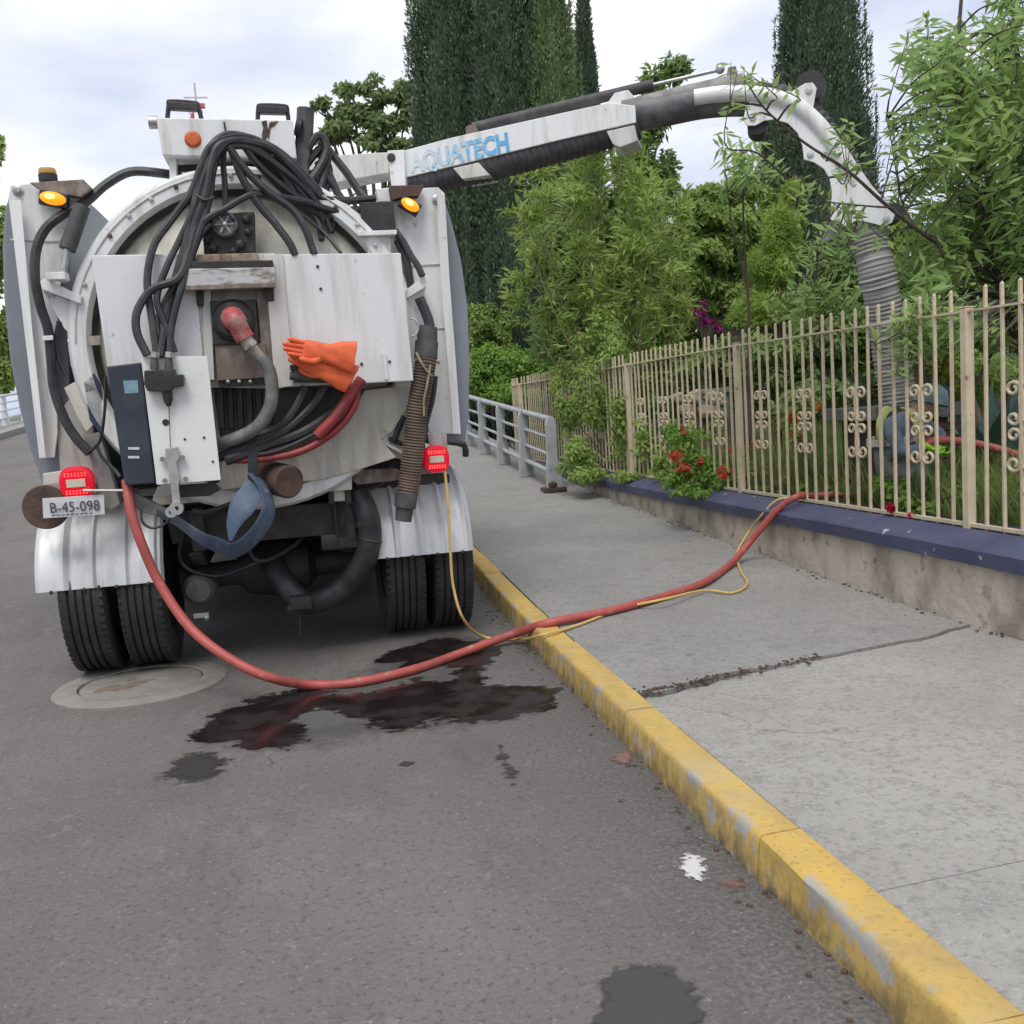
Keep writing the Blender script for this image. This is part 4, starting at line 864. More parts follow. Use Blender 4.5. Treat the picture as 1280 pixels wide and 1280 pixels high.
# ---- hydraulic hoses: one object for each hose
HY = [
 ([(200, 446, -1.14), (205, 415, -1.1), (212, 375, -1.05), (233, 300, -1.0), (246, 240, -.95), (254, 205, -.93), (268, 178, -.92), (288, 168, -.90), (322, 176, -.86), (352, 192, -.8), (384, 222, -.75), (410, 252, -.72)], .021),
 ([(184, 444, -1.14), (171, 415, -1.12), (172, 388, -1.1), (190, 362, -1.08), (222, 348, -1.08), (236, 316, -1.04), (246, 276, -1.0), (258, 240, -.98), (264, 205, -.96), (274, 182, -.94), (300, 176, -.9), (334, 184, -.86), (362, 206, -.8), (400, 246, -.74)], .022),
 ([(212, 444, -1.14), (214, 410, -1.1), (224, 368, -1.08), (240, 318, -1.04), (253, 278, -1.0), (262, 246, -.97), (266, 215, -.95), (274, 192, -.93), (286, 184, -.92), (310, 184, -.88), (340, 202, -.84), (376, 232, -.78), (404, 262, -.74)], .019),
 ([(196, 442, -1.13), (190, 400, -1.08), (184, 352, -1.04), (192, 308, -1.0), (212, 278, -.97), (238, 242, -.95), (250, 212, -.94), (262, 184, -.93), (284, 172, -.91), (312, 172, -.88), (344, 188, -.82), (372, 214, -.78), (398, 244, -.74)], .020),
 ([(218, 440, -1.12), (206, 405, -1.1), (196, 372, -1.08), (210, 330, -1.04), (222, 305, -1.0), (242, 262, -.98), (256, 218, -.95), (268, 190, -.93), (292, 178, -.9), (326, 188, -.86), (356, 216, -.8), (384, 250, -.76)], .018),
 ([(286, 183, -.94), (300, 204, -.93), (317, 223, -.92), (338, 242, -.92), (365, 262, -.92), (381, 285, -.94), (393, 318, -.96)], .021),
 ([(288, 184, -.93), (299, 214, -.92), (311, 237, -.92), (326, 259, -.92), (345, 281, -.93), (362, 304, -.95), (369, 320, -.96)], .021),
 ([(246, 290, -1.0), (259, 273, -1.0), (280, 262, -.98), (300, 250, -.95), (318, 243, -.92), (350, 246, -.86), (390, 254, -.8)], .018),
 ([(280, 184, -.92), (279, 205, -.9), (281, 230, -.9), (282, 262, -.92)], .016),
 ([(266, 186, -.92), (263, 210, -.9), (262, 240, -.9), (258, 270, -.94)], .016),
 ([(304, 180, -.88), (318, 200, -.85), (340, 222, -.82), (372, 246, -.78), (410, 262, -.74), (446, 268, -.70)], .021),
 ([(316, 186, -.84), (334, 206, -.8), (352, 226, -.76), (378, 250, -.74), (404, 268, -.72), (414, 290, -.72)], .020),
 ([(312, 196, -.82), (336, 218, -.78), (360, 240, -.74), (392, 262, -.72), (424, 276, -.70), (452, 290, -.68)], .018),
 ([(340, 196, -.78), (366, 222, -.76), (392, 244, -.74), (430, 250, -.72), (468, 248, -.70)], .020),
 ([(382, 136, -.55), (381, 160, -.55), (379, 188, -.56), (376, 212, -.6), (380, 238, -.64)], .050),
 ([(372, 212, -.6), (382, 190, -.58), (394, 172, -.56), (404, 173, -.55), (408, 188, -.56), (400, 208, -.58), (386, 228, -.62)], .026),
 ([(376, 216, -.58), (392, 194, -.55), (404, 184, -.53), (410, 196, -.53), (404, 220, -.56), (398, 246, -.6)], .024),
 ([(404, 178, -.5), (416, 194, -.5), (434, 217, -.52), (448, 238, -.55), (462, 254, -.6)], .024),
 ([(396, 202, -.54), (412, 226, -.54), (426, 246, -.56), (436, 262, -.6), (448, 280, -.64)], .020),
 ([(388, 214, -.56), (404, 238, -.58), (416, 250, -.6), (440, 252, -.62), (470, 247, -.66)], .018),
 ([(372, 264, -.8), (392, 280, -.8), (408, 294, -.82), (426, 316, -.9)], .010),
 ([(416, 262, -.7), (417, 278, -.7), (414, 292, -.7)], .014),
 ([(494, 288, -.72), (504, 302, -.74), (514, 320, -.76), (522, 332, -.78), (528, 345, -.8)], .020),
 ([(496, 300, -.70), (508, 325, -.71), (512, 345, -.72), (514, 362, -.73)], .022),
 ([(524, 372, -.80), (531, 388, -.80), (536, 402, -.82), (538, 416, -.84)], .030),
 ([(262, 236, -.30), (228, 222, -.45), (197, 216, -.58), (162, 215, -.58), (132, 231, -.60), (108, 252, -.64), (82, 266, -.68), (57, 286, -.70), (45, 314, -.72), (44, 350, -.74), (51, 384, -.72), (60, 412, -.72), (64, 450, -.72), (67, 484, -.72), (79, 520, -.74), (94, 546, -.76), (112, 566, -.78)], .026),
 ([(74, 402, -.70), (70, 425, -.70), (73, 448, -.70), (82, 468, -.70)], .014),
 ([(120, 556, -.80), (128, 572, -.82), (144, 588, -.84), (150, 596, -.86)], .010),
 ([(132, 470, -.95), (131, 510, -.95), (126, 548, -.9), (116, 562, -.85)], .008),
 ([(440, 486, -.90), (420, 512, -.94), (380, 540, -.98), (335, 556, -1.0), (282, 576, -1.0)], .030),
 ([(405, 484, -.95), (390, 508, -.97), (352, 540, -1.0), (312, 556, -1.0), (272, 572, -.98)], .026),
 ([(382, 484, -.98), (366, 515, -1.0), (345, 536, -1.0), (308, 548, -.98)], .024),
 ([(300, 568, -1.0), (336, 566, -1.02), (374, 552, -1.0), (412, 530, -.98), (432, 508, -.94)], .012),
 ([(240, 640, -.9), (262, 640, -.9), (300, 626, -.9)], .018),
 ([(208, 440, -1.1), (196, 410, -1.08), (206, 378, -1.06), (226, 340, -1.06), (236, 300, -1.02), (250, 262, -1.0), (260, 226, -.97), (270, 196, -.95), (290, 176, -.92), (330, 180, -.86), (364, 210, -.8), (392, 246, -.75), (404, 276, -.73)], .017),
 ([(226, 345, -1.06), (232, 318, -1.03), (240, 290, -1.0), (249, 262, -.98)], .020),
 ([(238, 330, -1.04), (244, 310, -1.02), (252, 292, -1.0), (262, 280, -.98)], .016),
 ([(296, 176, -.88), (326, 192, -.84), (350, 214, -.8), (366, 240, -.78), (380, 258, -.76), (408, 270, -.72), (440, 266, -.70)], .022),
 ([(322, 196, -.8), (348, 222, -.76), (370, 252, -.75), (396, 276, -.74), (402, 300, -.8)], .018),
 ([(330, 214, -.78), (352, 236, -.76), (384, 262, -.74), (424, 262, -.72), (452, 262, -.70)], .019),
 ([(356, 208, -.70), (380, 234, -.68), (402, 252, -.66), (428, 262, -.66), (450, 276, -.66)], .022),
 ([(398, 186, -.52), (410, 214, -.52), (420, 238, -.55), (424, 262, -.6), (420, 284, -.66)], .022),
 ([(388, 190, -.56), (402, 196, -.52), (412, 212, -.5), (408, 236, -.54), (396, 252, -.6)], .020),
]
for pts, r_ in HY: hose('hydraulic_hose', pts, r_, RUB if r_ != .05 else RUBD, seg=8, n=6)
hose('hose_tie', [(246, 244, -1.01), (256, 250, -1.02), (268, 246, -1.0)], .008, BLACK)
hose('red_hose_line', [(452, 474, -1.0), (434, 500, -1.02), (418, 522, -1.03), (396, 545, -1.03)], .031, mat('dark_red_hose', (.30, .035, .04), .45, c2=(.18, .03, .03), scale=9), seg=12)
hose('red_hose_line', [(447, 484, -.98), (444, 505, -1.0), (428, 530, -1.0), (402, 551, -1.0), (370, 566, -1.0), (325, 574, -1.0), (285, 575, -.98)], .021, MATS['dark_red_hose'], seg=10)
# hydraulic ram left of the ring
b = MB(); A, B, C_ = T(103, 258, -.74), T(84, 312, -.78), T(77, 352, -.80); b.tube([A, B], .044, 16); ram = b.build('hydraulic_ram', RUBD, truck)
b = MB(); b.tube([B, C_], .019, 12); b.build('ram_rod', STEEL, ram)
b = MB(); b.box(T(72, 346, -.8), (.10, .1, .04)); b.build('ram_foot', WHITE, ram, .004)
plate('clip', [(53, 420), (66, 419), (66, 425), (53, 426)], -.76, .02, WHITE); plate('clip', [(84, 424), (93, 424), (93, 428), (84, 428)], -.73, .02, WHITE)
plate('tape', [(109, 420), (125, 419), (126, 431), (111, 432)], -.752, .003, mat('masking_tape', (.38, .34, .27), .7, c2=(.28, .25, .2), scale=20))
# right-hand box, shelf and column
plate('relay_box', [(450, 253), (492, 251), (495, 287), (452, 289)], -.74, .14, BLACK, bevel=.006); plate('box_shelf', [(446, 289), (496, 287), (496, 293), (447, 295)], -.78, .18, WHITE)
plate('pedestal', [(458, 295), (488, 294), (489, 318), (460, 318)], -.74, .1, WHITED); plate('pedestal', [(470, 236), (490, 234), (490, 252), (474, 252)], -.62, .1, WHITE)
# the roller below the right panel
b = MB(); A, B = T(362, 470, -1.03), T(416, 471, -1.03); b.tube([A, A.lerp(B, .1), A.lerp(B, .11), A.lerp(B, .9), A.lerp(B, .91), B], [.022, .022, .035, .035, .022, .022], 14); b.build('roller', RUBD, truck)
plate('roller_tray', [(362, 456), (412, 457), (413, 464), (363, 463)], -1.05, .09, BLACK); plate('roller_end', [(410, 460), (424, 466), (424, 480), (412, 478)], -1.0, .03, WHITED)
# suction hose hanging at the right
P = spline([T(533, 436, -.86), T(531, 460, -.88), T(522, 510, -.88), T(514, 585, -.86), (T(509, 620, -.86))], 10)
b = MB(); ribbed(b, P, .062, .017, .004, 14, .3); sh_ = b.build('suction_hose', BROWNH, truck)
b = MB(); b.tube([T(535, 408, -.86), T(534, 416, -.86), T(534, 426, -.86), T(533.5, 427, -.86), T(532, 448, -.87)], [.055, .060, .060, .068, .068], 18); b.build('coupling', RUBD, sh_)
b = MB(); b.tube([T(509, 616, -.86), T(506, 634, -.86), T(506, 635, -.86), T(504, 651, -.86)], [.066, .066, .052, .050], 18); b.build('coupling', RUBD, sh_)
b = MB(); b.tube([T(519, 449, -.90), T(547, 452, -.90)], .008, 6); b.ball(T(548, 452, -.9), .014, 8, 6)
b.tube(spline([T(520, 440, -.93), T(526, 452, -.955), T(534, 464, -.95), T(540, 470, -.93)], 5), .007, 6); b.tube(spline([T(538, 456, -.94), T(534, 480, -.95), T(530, 500, -.95), T(530, 520, -.94)], 5), .007, 6); b.build('rope', mat('tan_rope', (.34, .27, .18), .8, c2=(.2, .15, .1), scale=40), sh_)
hose('drain_hose', [(544, 470, -.80), (540, 500, -.80), (532, 530, -.80), (524, 575, -.78), (520, 600, -.76)], .018, RUB)

# ---- cab and front body: stands ahead of the tank
b = MB(); b.box((0, 5.4, 1.55), (2.3, 1.7, 1.7)); b.build('cab', WHITE, truck, .12)
b = MB(); b.prism([(-1.02, 4.53, 1.75), (1.02, 4.53, 1.75), (1.0, 4.53, 2.25), (-1.0, 4.53, 2.25)], (0, .03, 0)); b.build('cab_window', BLACK, truck)

# ---- boom: in the vertical plane through pedestal and tip
BA, BB = Vector((-.33, 8.3, 0)), Vector((3.9, 6.25, 0)); BT = (BB-BA).normalized(); BN = Vector((BT.y, -BT.x, 0))      # BN points to the camera side
def BW(px, py, off=0.0):
    d = ray(px, py); o_ = BA+BN*off; t = (o_-EYE).dot(BN)/d.dot(BN); return TI @ (EYE+d*t)
BNL = TI3 @ BN; BTL = TI3 @ BT
def bplate(name, pts, off, th, m, parent, bevel=.006):
    b = MB(); b.prism([BW(x, y, off) for x, y in pts], -BNL*th); return b.build(name, m, parent, bevel)
bm_ = bplate('boom', [(505, 188), (564, 172), (640, 155), (761, 128), (794, 132), (795, 153), (699, 175), (605, 198), (506, 222)], .13, .26, WHITE, truck)
bplate('boom_base', [(380, 196), (486, 190), (486, 216), (440, 224), (380, 236)], .12, .24, WHITED, bm_)
bplate('boom_knuckle', [(484, 188), (505, 187), (507, 232), (489, 233)], .16, .32, WHITE, bm_)
lk = BW(489, 197, .165); b = MB(); b.lathe([(0, .014), (.03, .012), (.034, 0)], lk, BNL, 14); b.build('pivot_pin', DARKS, bm_)
b = MB(); b.lathe([(.28, 0), (.28, .35), (.2, .4), (.2, .8), (0, .8)], (0, 1.75, 2.82), (0, 0, 1), 24); b.build('boom_pedestal', WHITED, bm_)
# hose slung beneath the boom, held by saddles
b = MB(); ribbed(b, spline([BW(500, 232, 0), BW(560, 218, 0), BW(617, 206, 0), BW(690, 186, 0), BW(761, 166, 0), BW(800, 154, 0)], 8), .115, .05, .005); b.build('boom_hose', RUBD, bm_)
for pts in (((566, 210), (598, 203), (612, 219), (578, 224)), ((758, 164), (793, 156), (797, 176), (775, 184), (766, 180))): bplate('hose_saddle', pts, .135, .27, WHITED, bm_)
# inner telescopic section
b = MB(); P = spline([BW(780, 146, 0), BW(830, 137, 0), BW(880, 127, 0), BW(930, 124, 0), BW(965, 130, 0)], 6); b.tube(P, .118, 20); b.build('inner_boom', mat('two_tone_grey', (.075, .075, .082), .5, c2=(.15, .15, .15), scale=4), bm_)
b = MB(); P = spline([BW(798, 133, .03), BW(840, 123, .03), (BW(890, 112, .03)), BW(930, 104, .03)], 6); b.tube(P, .07, 14); b.build('top_guide', mat('grimy_grey_steel', (.27, .26, .24), .6, c2=(.16, .15, .14), scale=10), bm_)
b = MB(); b.tube([BW(592, 160, 0), BW(817, 106, 0)], .040, 16); rm = b.build('boom_ram', RUBD, bm_); b = MB(); b.tube([BW(817, 106, 0), BW(900, 87, 0)], .014, 10); b.ball(BW(900, 86, 0), .035, 10, 8); b.build('ram_rod', STEEL, rm)
bplate('ram_lug', [(582, 172), (582, 158), (592, 154), (597, 162), (596, 170)], .06, .12, RUSTB, rm); bplate('ram_lug', [(758, 130), (768, 116), (785, 112), (794, 122), (794, 132)], .06, .12, WHITE, rm); bplate('ram_lug', [(905, 112), (910, 84), (920, 82), (924, 110)], .05, .10, RUSTB, rm)
# curved elbow: two shaped cheeks, rounded white spine, rubber hose inside
cheek = [(932, 134), (929, 150), (934, 157), (944, 157), (955, 151), (968, 149), (985, 154), (997, 166), (1003, 182), (1005, 199), (1018, 203), (1030, 211), (1037, 223), (1040, 240), (1039, 256), (1038, 274), (1048, 280), (1056, 283), (1072, 275), (1090, 279), (1105, 283), (1115, 278), (1119, 268), (1110, 254), (1090, 232), (1072, 206), (1056, 180), (1038, 158), (1016, 138), (1021, 110), (1016, 103), (1006, 104), (990, 114), (965, 113), (945, 115)]
el_ = bplate('elbow_cheek', cheek, .15, .02, WHITE, bm_, .004); bplate('elbow_cheek', cheek, -.13, .02, WHITE, bm_, .004)
b = MB(); P = spline([BW(868, 122, .13), BW(905, 117, .13), BW(945, 118, .14), BW(985, 127, .14), BW(1012, 145, .14), BW(1036, 172, .14), BW(1054, 203, .14), BW(1068, 232, .14)], 8); b.tube(P, [.055]*(len(P)-8)+[.055-.005*k for k in range(8)], 16); b.build('elbow_spine', WHITE, bm_)
b = MB(); P = spline([BW(935, 124, 0), BW(975, 128, 0), BW(1010, 150, 0), BW(1040, 190, 0), BW(1066, 235, 0), BW(1084, 278, 0)], 8); ribbed(b, P, .118, .05, .006); b.build('elbow_hose', RUBD, bm_)
for (x, y) in ((1011, 113), (941, 147), (1013, 193), (1108, 274)): 
    b = MB(); b.lathe([(0, .012), (.02, .010), (.024, 0)], BW(x, y, .152), BNL, 12); b.build('bolt', STEEL, bm_)
for (x, y, r_) in ((947, 160, .07), (1012, 112, .10), (1116, 268, .06)):
    b = MB(); b.lathe([(0, -.10), (r_, -.10), (r_, .10), (0, .10)], BW(x, y, .01), BNL, 20); b.build('guide_roller', BLACK, bm_)
bplate('guide_plate', [(1028, 298), (1038, 276), (1050, 282), (1046, 296), (1034, 302)], .08, .16, mat('grey_frame_paint2', (.2, .21, .22), .5), bm_)
# boom suction hose dropping behind the fence
b = MB(); P = spline([BW(1083, 272, 0), BW(1088, 300, 0), BW(1096, 340, 0), BW(1106, 390, -.05), BW(1113, 440, -.1), BW(1119, 478, -.12), BW(1122, 505, -.12)], 12); ribbed(b, P, .122, .030, .006, 18, .9); b.build('drop_hose', GREYH, bm_)
# lettering on the boom side, mostly flaked away towards its start
def fadedtext():
    m, nt, b = principled('flaked_blue_lettering'); L = nt.links.new; tc = N(nt, 'ShaderNodeTexCoord'); sx = N(nt, 'ShaderNodeSeparateXYZ'); L(tc.outputs['Object'], sx.inputs[0])
    n = N(nt, 'ShaderNodeTexNoise', i_Scale=22, i_Detail=6.0, i_Roughness=.7); L(tc.outputs['Object'], n.inputs['Vector'])
    r = N(nt, 'ShaderNodeMapRange', i_From_Min=-.50, i_From_Max=.40, i_To_Min=-.22, i_To_Max=.26); L(sx.outputs[0], r.inputs[0])
    a = N(nt, 'ShaderNodeMath', operation='ADD'); L(n.outputs[0], a.inputs[0]); L(r.outputs[0], a.inputs[1])
    q = N(nt, 'ShaderNodeMapRange', i_From_Min=.36, i_From_Max=.70); L(a.outputs[0], q.inputs[0])
    mi = N(nt, 'ShaderNodeMix', data_type='RGBA'); L(q.outputs[0], mi.inputs[0]); mi.inputs[6].default_value = (.62, .67, .69, 1); mi.inputs[7].default_value = (.10, .40, .70, 1); L(mi.outputs[2], b.inputs['Base Color']); b.inputs['Roughness'].default_value = .5; return m
A, B = BW(513, 206, .134), BW(637, 178, .134); me = text_mesh('lettering', 'AQUATECH', .185, fadedtext(), .0008, .0075); o = link('lettering', me, bm_)
xa = (B-A).normalized(); za = BNL; ya = za.cross(xa).normalized(); o.matrix_local = Matrix(((xa.x, ya.x, za.x, 0), (xa.y, ya.y, za.y, 0), (xa.z, ya.z, za.z, 0), (0, 0, 0, 1)))
wid = max(v.co.x for v in me.vertices)-min(v.co.x for v in me.vertices); o.location = (A+B)/2; s_ = (B-A).length/wid
for v in me.vertices: v.co.x *= s_

# ================================================================== hoses on the ground and gloves
TL2 = lambda px, py, d: TM @ T(px, py, d)
def gr(px, py, r_): return WG(px, py, r_)
P = [TL2(158, 600, -1.0), TL2(164, 640, -1.06), TL2(178, 682, -1.08), TL2(200, 730, -1.08)]
P += [WY(238, 785, 5.35), WY(288, 824, 5.22), WY(338, 847, 5.18), gr(390, 856, .03), gr(450, 852, .03), gr(520, 836, .03), gr(580, 815, .03), gr(640, 793, .07), gr(688, 778, .168), gr(760, 764, .168), gr(830, 745, .168), gr(880, 728, .168), gr(912, 706, .168)]
P += [WX(932, 684, 3.20), WX(952, 660, 3.32), WX(972, 637, 3.42), WX(996, 621, 3.54), Vector((3.70, 6.78, .685)), Vector((3.95, 6.70, .68)), Vector((4.3, 6.5, .62))]
b = MB(); b.tube(spline(P, 10), .0265, 12); tag(b.build('water_hose', REDH), 'thick red hose looping from the truck across kerb to the fence', 'hose')
rv = 5
P = [TL2(556, 588, -.78), TL2(560, 630, -.80), TL2(563, 690, -.80), TL2(567, 735, -.80), WY(580, 775, 5.75), gr(605, 796, .012), gr(650, 799, .03), gr(676, 794, .155), gr(720, 782, .152), gr(780, 760, .155), gr(830, 749, .20), gr(880, 738, .16), gr(915, 741, .150), gr(934, 730, .150), gr(925, 712, .152)]
P += [WX(922, 690, 3.20), WX(936, 665, 3.36), WX(952, 644, 3.41), WX(972, 625, 3.52), Vector((3.66, 6.95, .66)), Vector((3.9, 6.9, .65))]
b = MB(); b.tube(spline(P, 10), .0085, 8); tag(b.build('air_hose', YELH), 'thin yellow hose trailing from the tail light across the pavement', 'hose')

def loft(mb, secs, n=20):
    """secs [(centre, axis_u, axis_v, ru, rv)] -> closed skin of superelliptic rings"""
    vs = []
    for c, u, v, ru, rv in secs:
        for k in range(n):
            a = 2*math.pi*k/n; ca, sa = math.cos(a), math.sin(a); vs.append(c + u*ru*math.copysign(abs(ca)**.8, ca) + v*rv*math.copysign(abs(sa)**.8, sa))
    m_ = len(secs); fs = [(i*n+k, i*n+(k+1) % n, (i+1)*n+(k+1) % n, (i+1)*n+k) for i in range(m_-1) for k in range(n)]
    mb.add(vs, fs + [tuple(range((m_-1)*n, m_*n))], True)
def glove(name, base, tipdir, side, L_, curl_, label, spread=1.0, bend=0.0, flip=1):
    """gauntlet glove: wide open cuff, palm, four fingers and a thumb from the side of the palm"""
    base = Vector(base); t = Vector(tipdir).normalized(); s = Vector(side); s = (s-t*s.dot(t)).normalized(); u = t.cross(s); k = L_/.40; mb = MB()
    def p(a, b_, c=0.0): return base + t*a*k + s*(b_+bend*max(0, .18-a)*1.2)*k + u*c*k
    loft(mb, [(p(-.0, 0), s, u, .085*k, .030*k), (p(.004, 0), s, u, .090*k, .034*k), (p(.05, 0), s, u, .083*k, .036*k), (p(.11, 0), s, u, .066*k, .033*k), (p(.155, 0), s, u, .050*k, .029*k), (p(.19, 0), s, u, .050*k, .027*k), (p(.235, 0), s, u, .056*k, .026*k), (p(.27, 0), s, u, .054*k, .022*k), (p(.285, 0), s, u, .045*k, .015*k)])
    for (off, ln, ang) in ((-.036, .098, -.14), (-.012, .122, -.04), (.013, .115, .04), (.036, .092, .14)):
        P = spline([p(.25, off), p(.27+ln*.40, off+ang*ln*.5*spread, .010*curl_), p(.27+ln*.75, off+ang*ln*.9*spread, .030*curl_), p(.27+ln, off+ang*ln*1.1*spread, .055*curl_)], 5); mb.tube(P, [.0165*k*(1-.22*i/(len(P)-1)) for i in range(len(P)-2)]+[.0105*k, .004*k], 10)
    P = spline([p(.18, -.030*flip), p(.215, -.054*flip, .012), p(.255, -.060*flip, .026), p(.295, -.055*flip, .036)], 5); mb.tube(P, [.022*k*(1-.28*i/(len(P)-1)) for i in range(len(P)-2)]+[.012*k, .005*k], 10)
    me = mb.mesh(name, ORANGE)
    bm = bmesh.new(); bm.from_mesh(me); bmesh.ops.subdivide_edges(bm, edges=bm.edges[:], cuts=1, use_grid_fill=True)
    for v in bm.verts: v.co += v.normal*(.0016*math.sin(v.co.dot(s)*90+v.co.dot(t)*40)+.0012*math.sin(v.co.dot(t)*70+v.co.dot(s)*50))*k
    bm.to_mesh(me); bm.free()
    return tag(link(name, me), label, 'glove', 'orange gloves left on the truck')
d_ = -1.14
a, b_ = TL2(444, 447, d_), TL2(351, 432, d_); glove('rubber_glove', a, b_-a, TL2(444, 480, d_)-a, (b_-a).length, .4, 'orange rubber gauntlet glove lying across the roller below the white panel', .15, 0, -1)
a, b_ = TL2(436, 482, -1.09), TL2(358, 438, -1.12); glove('rubber_glove', a, b_-a, TL2(450, 470, -1.1)-a, (b_-a).length, .8, 'orange rubber glove under the other one, its cuff drooping over the dark red hose', .1, .2, 1)
# ================================================================== the garden behind the fence
gy = [-.5, 3, 8, 14, 18.4]; g = MB(); g.add([(3.79, -.5, .50), (40, -.5, .50), (40, 45, .9), (3.79, 18.2, .55), ], [(0, 1, 2, 3)]); g.add([(3.79, 18.2, .55), (40, 45, .9), (8.0, 45, .4), (3.3, 18.6, .3)], [(0, 1, 2, 3)])
struct('garden_soil', g, SOIL)
BARK = mat('bark', (.09, .07, .055), .9, c2=(.05, .04, .03), scale=9, stretch=(1, 1, .3), bump=.8, bscale=30)
BARKL = mat('pale_bark', (.20, .16, .12), .9, c2=(.12, .09, .07), scale=9, stretch=(1, 1, .3), bump=.8, bscale=30)
GRN_CYP = leafmat('cypress_green', (0.088, 0.131, 0.088), (0.169, 0.225, 0.131), .9, .8, .2)
GRN_CY2 = leafmat('cypress_yellow_green', (0.140, 0.216, 0.102), (0.254, 0.347, 0.151), .9, .8, .2)
GRN_MID = leafmat('mid_green', (0.205, 0.320, 0.083), (0.410, 0.525, 0.154), 1.2)
GRN_BRT = leafmat('bright_green', (0.161, 0.310, 0.057), (0.333, 0.494, 0.115), 1.2)
GRN_DRK = leafmat('dark_green', (0.154, 0.245, 0.084), (0.308, 0.420, 0.140), 1.2)
GRN_OLV = leafmat('bamboo_green', (0.195, 0.299, 0.065), (0.442, 0.546, 0.156), 1.1)
GRN_PCH = leafmat('peach_green', (0.204, 0.336, 0.108), (0.420, 0.552, 0.192), 1.5, .45)
GRN_FEA = leafmat('feathery_green', (0.213, 0.338, 0.062), (0.375, 0.500, 0.112), 1.5)
GRN_GRS = leafmat('grass_green', (0.12, 0.18, 0.05), (0.26, 0.32, 0.11), 2.0)
PINK = leafmat('magenta_bract', (.20, .012, .12), (.34, .03, .20), 3, .5, .3)
REDP = leafmat('red_petal', (.42, .03, .02), (.58, .10, .05), 3, .5, .3)
YELW = leafmat('yellowish_leaf', (0.286, 0.260, 0.039), (0.416, 0.390, 0.065), 3)
AGV = mat('agave_leaf', (.13, .21, .17), .45, c2=(.09, .15, .125), scale=3, lo=.4, hi=.7)

def leaf_mesh(name, C_, D_, Ln, Wd, m, fold=.25, O_=None):
    """one four-sided folded leaf at every point C along direction D"""
    n = len(C_); D_ = D_/np.maximum(1e-6, np.linalg.norm(D_, axis=1))[:, None]
    rv = rng.normal(size=(n, 3))
    if O_ is not None: rv = O_/np.maximum(1e-6, np.linalg.norm(O_, axis=1))[:, None] + rv*.38
    S = np.cross(D_, rv); S /= np.maximum(1e-6, np.linalg.norm(S, axis=1))[:, None]; U = np.cross(D_, S)
    V = np.empty((n, 4, 3)); V[:, 0] = C_; V[:, 2] = C_ + D_*Ln[:, None] - np.array((0, 0, 1.0))*(Ln*.12)[:, None]
    mid = C_ + D_*(Ln*.42)[:, None] + U*(Wd*fold)[:, None]; V[:, 1] = mid + S*(Wd/2)[:, None]; V[:, 3] = mid - S*(Wd/2)[:, None]
    me = bpy.data.meshes.new(name); me.vertices.add(4*n); me.vertices.foreach_set('co', V.reshape(-1)); me.loops.add(4*n); me.loops.foreach_set('vertex_index', np.arange(4*n, dtype=np.int32))
    me.polygons.add(n); me.polygons.foreach_set('loop_start', np.arange(0, 4*n, 4, dtype=np.int32)); me.update()
    at = me.attributes.new('rnd', 'FLOAT', 'POINT'); at.data.foreach_set('value', np.repeat(rng.random(n), 4).astype(np.float32)); me.materials.append(m); me.validate(); return me
def clump(c, rad, n, subs=14, spread=.34, shell=.6):
    """points gathered in sub-clumps through an ellipsoid; returns points and outward directions"""
    c = np.array(c); rad = np.array(rad); d = rng.normal(size=(subs, 3)); d /= np.linalg.norm(d, axis=1)[:, None]
    sc_ = d*(rng.random(subs)**(1/2.4)*(1-spread*.5))[:, None]; wts = rng.random(subs)+.4; wts /= wts.sum(); idx = rng.choice(subs, n, p=wts)
    e_ = rng.normal(size=(n, 3)); e_ /= np.linalg.norm(e_, axis=1)[:, None]; q = sc_[idx] + e_*(spread*(rng.random(n)**.45)*(.6+.6*wts[idx]/wts.max()))[:, None]
    return c+q*rad, e_*.7+q*.5
def pxr(r_, Y): return r_*Y*1.06/F
def canopy(specs, L0, W0, m, up=.2, dens=1.0, subs=14, spread=.34, jitter=.4):
    PC, PD = [], []
    for (x, y, rx, ry, Y, n) in specs:
        c = WY(x, y, Y); rxm, rzm = pxr(rx, Y), pxr(ry, Y); p, d = clump(c, (rxm, rxm*.8, rzm), int(n*dens), subs, spread); PC.append(p); PD.append(d)
    PC = np.concatenate(PC); O_ = np.concatenate(PD); n = len(PC); O_ = O_/np.maximum(1e-6, np.linalg.norm(O_, axis=1))[:, None]; rd = rng.normal(size=(n, 3)); PD = rd - O_*(rd*O_).sum(1)[:, None]*.8 + O_*.35 + np.array((0, 0, up-.45)); O_ = O_ + np.array((0, 0, .55))
    return leaf_mesh('crown', PC, PD, L0*(1-jitter/2+jitter*rng.random(n)), W0*(1-jitter/2+jitter*rng.random(n)), m, .18, O_)
